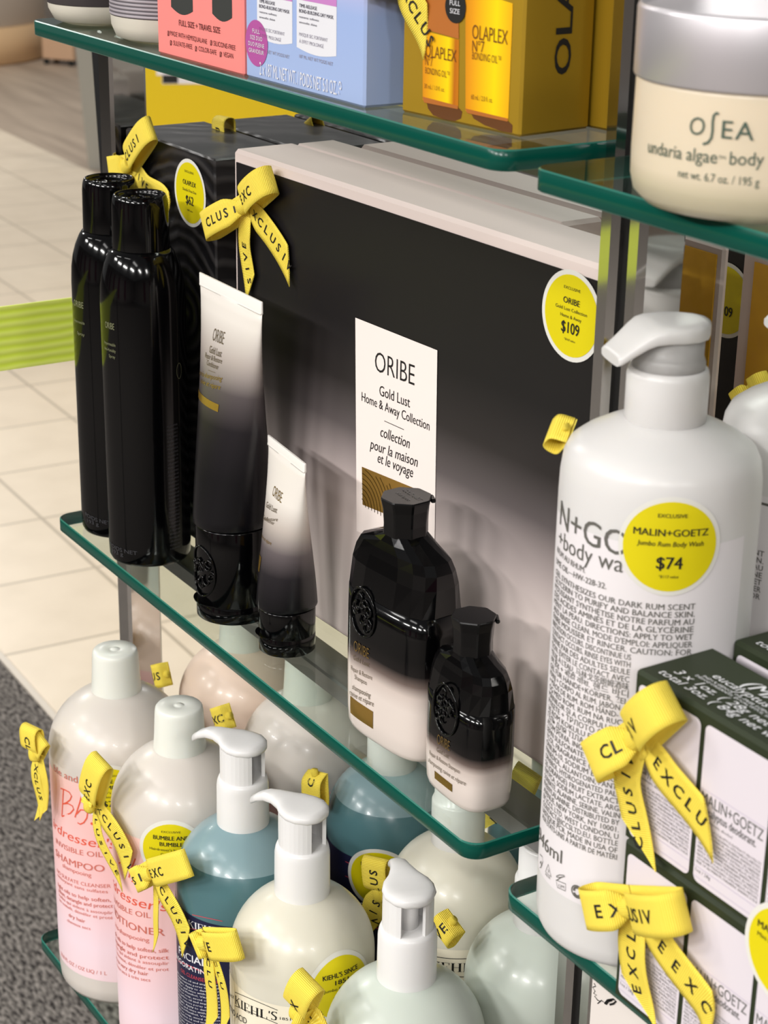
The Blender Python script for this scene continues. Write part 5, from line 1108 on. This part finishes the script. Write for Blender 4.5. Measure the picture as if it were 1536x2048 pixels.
# ---- carton under the right-hand shelf
t, b_, sf, _ = carton('product_box', 'plain white carton with black script on the lowest right shelf', (-0.5950, 0.5000, C_Z), 0, 0.10, 0.06, 0.318, None, 'cartons on the lowest shelf')
sc = [(1233, 1996), (1226, 1998), (1221, 2004), (1218, 2003), (1224, 1996), (1236, 1994), (1241, 1998), (1236, 2003), (1228, 2005)]
b_.stroke(sf, [sf.inv(x, y - 0) for x, y in [(1189, 1966), (1192, 1972), (1186, 1974), (1191, 1982), (1188, 1986), (1194, 1990), (1190, 1992), (1196, 2000)] + [(1203, 2002), (1196, 2007), (1204, 2000), (1208, 2004)]], 0.0005, 1)
b_.stroke(sf, [sf.inv(x - 8, y + 4) for x, y in sc], 0.0010, 1)
b_.build('carton', [mat('plain_white_board', (226, 218, 212), 0.5), INK], t)
# ================================================================== yellow ribbon bows
FN = Vector((0, -1, 0))
def on_cyl(P, px, py, r):
    """point on an upright cylinder of radius r round P under a photo pixel, and its outward normal"""
    W = Matrix.Translation((P[0], P[1], P[2])); c = Cyl(W, r, r); u, v = c.inv(px, py); q = c.map(u, v, 0.0); n = Vector((q.x, q.y, 0)).normalized()
    return W @ q, n
def hidden_side(P, py, r, dth):
    """point on the flank of a bottle just out of sight at its left, level with a photo row"""
    W = Matrix.Translation((P[0], P[1], P[2])); c = Cyl(W, r, r); ax = W @ Vector((0, 0, 0.2))
    rr = ax - CAM; px = CX + F_PX * rr.dot(RX) / rr.dot(FW)
    u, v = c.inv(px - 100, py); q = c.map(-dth * r, v, 0.0); n = Vector((q.x, q.y, 0)).normalized()
    return W @ q, n
bow('yellow bow on the black wave-patterned box behind the spray cans', at_y(272, 330, 0.5362), FN, [dict(p=(323, 254), n=6, ph=1, h=.007, l0=.009, pitch=.0064), dict(p=(248, 334), h=.008, w=.9)],
    [dict(p=[(305, 372), (338, 398), (346, 452)], n=3, ph=6, l0=.014), dict(p=[(262, 360), (250, 395)])])
bow('yellow bow at the top left corner of the large black gift box', at_y(506, 410, 0.5402), Vector((0.0343, -1, 0)), [dict(p=(566, 356), n=3, ph=0, h=.010, l0=.015, pitch=.0072), dict(p=(440, 452), n=5, ph=2, h=.010, l0=.008, rev=True, pitch=.0066)],
    [dict(p=[(503, 450), (500, 510), (514, 596)], n=4, ph=5, rev=True, l0=.026, cut=.8, w=.80), dict(p=[(540, 450), (599, 552)], n=7, ph=1, l0=.011, cut=1.0)])
bow('yellow bow on the second black wave-patterned box, one loop standing up', at_y(470, 283, 0.6013), FN, [dict(p=(468, 232), n=1, ph=4, h=.007, l0=.012), dict(p=(440, 300), h=.006)], [dict(p=[(480, 310), (500, 350)])])
bow('yellow bow on the rearmost black box below the top glass shelf', at_y(652, 280, 0.6668), FN, [dict(p=(640, 236), n=1, ph=6, h=.007), dict(p=(690, 290), h=.006)], [dict(p=[(640, 310), (630, 340)])])
bow('yellow bow at the top of the printed matte gold carton, its tail hanging down', at_y(815, -60, 0.4920), Vector((0.11, -1, 0)), [dict(p=(870, -110), h=.008), dict(p=(770, -40), h=.008)], [dict(p=[(845, 20), (879, 99)], n=9, ph=0, l0=.006, pitch=.0062, cut=1.1), dict(p=[(800, -30), (795, -10)])])
K, n_ = on_cyl((-1.1070, 0.4810, C_Z), 107, 1500, 0.0495)
nb_ = (n_ * 0.5 + Vector((0.35, -0.9, 0))).normalized()
bow('yellow bow at the left edge of the front pink labelled shampoo bottle', K + n_ * 0.004 + Vector((-0.003, -0.003, 0)), nb_, [dict(p=(80, 1446), n=3, ph=2, h=.006, l0=.004, pinch=.8, rev=True, pitch=.0056), dict(p=(100, 1470), h=.004, w=.8)], [dict(p=[(84, 1560), (98, 1640)], n=5, ph=1, l0=.013, w=.65, pitch=.006), dict(p=[(98, 1560), (86, 1645)], w=.55)])
K, n_ = on_cyl((-1.0075, 0.4815, C_Z), 222, 1600, 0.0475)
nb_ = (n_ * 0.45 + Vector((0.45, -0.9, 0))).normalized()
bow('yellow bow on the left side of the front conditioner bottle', K + n_ * 0.004 + Vector((-0.002, -0.004, 0)), nb_, [dict(p=(222, 1512), n=3, ph=0, h=.008, l0=.012, pinch=.6), dict(p=(196, 1590), h=.004, w=.6)],
    [dict(p=[(240, 1660), (274, 1752)], n=8, ph=1, l0=.006), dict(p=[(205, 1660), (230, 1725), (258, 1776)], n=7, ph=2, w=.5, n0=.0004)])
K, n_ = on_cyl((-0.9190, 0.4815, C_Z), 345, 1742, 0.0437)
nb_ = (n_ * 0.5 + Vector((0.45, -0.9, 0))).normalized()
bow('yellow bow on the shoulder of the teal face wash bottle', K + n_ * 0.006 + Vector((-0.004, -0.004, 0)), nb_, [dict(p=(394, 1718), n=3, ph=0, h=.006, l0=.013, pinch=.7), dict(p=(292, 1752), n=2, ph=5, h=.006, w=.9, rev=True)],
    [dict(p=[(356, 1810), (389, 1908)], n=8, ph=1, l0=.007), dict(p=[(322, 1800), (318, 1860), (318, 1905)], w=.3, n0=.0004)])
K, n_ = on_cyl((-0.8310, 0.4740, C_Z), 462, 1876, 0.0436)
nb_ = (n_ * 0.5 + Vector((0.45, -0.9, 0))).normalized()
bow('yellow bow on the left side of the cream pump bottle', K + n_ * 0.006 + Vector((-0.004, -0.004, 0)), nb_, [dict(p=(496, 1880), n=2, ph=7, h=.006, l0=.007, pinch=.8), dict(p=(412, 1880), h=.005, w=.9)],
    [dict(p=[(432, 1960), (430, 2070)], w=.55, n=4, ph=1), dict(p=[(452, 1960), (456, 2075)], w=.42, n=4, ph=1, n0=.0004)])
K, n_ = on_cyl((-0.7280, 0.4810, C_Z), 652, 2010, 0.0450)
nb_ = (n_ * 0.4 + Vector((0.5, -0.9, 0))).normalized()
bow('yellow bow low on the left side of the pale sage pump bottle', K + n_ * 0.006 + Vector((-0.003, -0.004, 0)), nb_, [dict(p=(640, 1948), n=2, ph=0, h=.008, l0=.006, pinch=.9), dict(p=(630, 2030), h=.006)], [dict(p=[(640, 2050), (600, 2090)], n=3, ph=2), dict(p=[(660, 2050), (665, 2090)])])
bow('yellow bow on the second row cream bottle behind the sage pump', at_y(770, 1778, 0.5560), Vector((0.45, -0.89, 0)), [dict(p=(764, 1706), n=3, ph=3, h=.006, l0=.008, pinch=.9, pitch=.0062), dict(p=(792, 1772), h=.004, w=.5)], [dict(p=[(754, 1822), (764, 1872)], n=3, ph=5, l0=.010), dict(p=[(782, 1820), (785, 1840)], w=.4)])
def side_loop(label, P, r, row, dth, tip, n, ph, nz=0.15, **kw):
    K, n_ = hidden_side(P, row, r, dth); nb = (n_ * 0.45 + Vector((0.5, -0.9, nz))).normalized()
    bow(label, K + n_ * 0.003, nb, [dict(dict(p=tip, n=n, ph=ph, h=.006, l0=.009, pinch=1.0, rev=True, pitch=.0058), **kw)], [], knot=.6)
side_loop('yellow bow on the second row sage bottle', (-0.7330, 0.5765, C_Z), 0.0435, 1898, 1.45, (900, 1868), 3, 6, 0.3)
side_loop('yellow bow on the second row peach bottle, against the floor tiles', (-1.1275, 0.5920, C_Z), 0.0480, 1374, 1.45, (326, 1348), 3, 3)
side_loop('yellow bow on the second row white bottle beside the teal pump', (-1.0300, 0.5920, C_Z), 0.0470, 1462, 1.45, (447, 1436), 3, 0)
side_loop('yellow bow on the second row blue bottle', (-0.9335, 0.6010, C_Z), 0.0435, 1572, 1.40, (648, 1606), 1, 2)
bow('yellow bow on the third row dark bottle, seen through the glass shelf', Vector((-0.8380, 0.6350, -0.112)), Vector((0.4, -0.92, 0)).normalized(), [dict(p=(1070, 1530), n=2, ph=0, h=.005, l0=.010), dict(p=(985, 1500), h=.006)], [dict(p=[(1000, 1600), (988, 1668)], n=4, ph=4), dict(p=[(1030, 1580), (1035, 1600)])])
K, n_ = on_cyl((-0.5713, 0.5, B_Z), 1140, 905, 0.0430)
K = Vector((-0.6020, 0.4810, 0.2310)); n_ = Vector((-0.85, -0.59, 0)).normalized()
bow('yellow bow at the back left of the stickered jumbo bottle, only a loop showing', K + n_ * 0.001, Vector((-0.50, -0.72, 0.48)).normalized(), [dict(p=(1136, 895), h=.006, pinch=1.0, w=.8)], [], knot=.4)
bow('yellow bow across the upper dark green trio carton', at_y(1296, 1468, 0.4560), FN, [dict(p=(1376, 1392), n=3, ph=5, h=.012, l0=.009, pitch=.0062, pinch=.6), dict(p=(1230, 1512), n=2, ph=2, h=.011, l0=.010, rev=True, pitch=.0055)],
    [dict(p=[(1272, 1530), (1278, 1620), (1300, 1735)], n=6, ph=2, l0=.014, rev=True, cut=-1.2, pitch=.0074), dict(p=[(1365, 1565), (1458, 1695)], n=5, ph=0, l0=.014, cut=1.1, pitch=.0072)])
bow('yellow bow across the lower dark green trio carton', at_y(1282, 1806, 0.4564), FN, [dict(p=(1398, 1812), n=6, ph=2, h=.011, l0=.0075, pitch=.0046, pinch=.6), dict(p=(1212, 1798), n=2, ph=0, h=.010, l0=.007, rev=True, pitch=.008)],
    [dict(p=[(1280, 1880), (1285, 1970), (1302, 2050)], n=4, ph=0, l0=.014, rev=True, cut=-1.2, pitch=.0084), dict(p=[(1345, 1890), (1420, 2000), (1450, 2080)], n=5, ph=7, l0=.012, cut=1.0, pitch=.010)])
bow('small yellow bow end showing above the half hidden jumbo bottle', at_y(1530, 790, 0.6460), FN, [dict(p=(1500, 815), h=.006), dict(p=(1560, 770), h=.006)], [dict(p=[(1530, 830), (1535, 850)])])
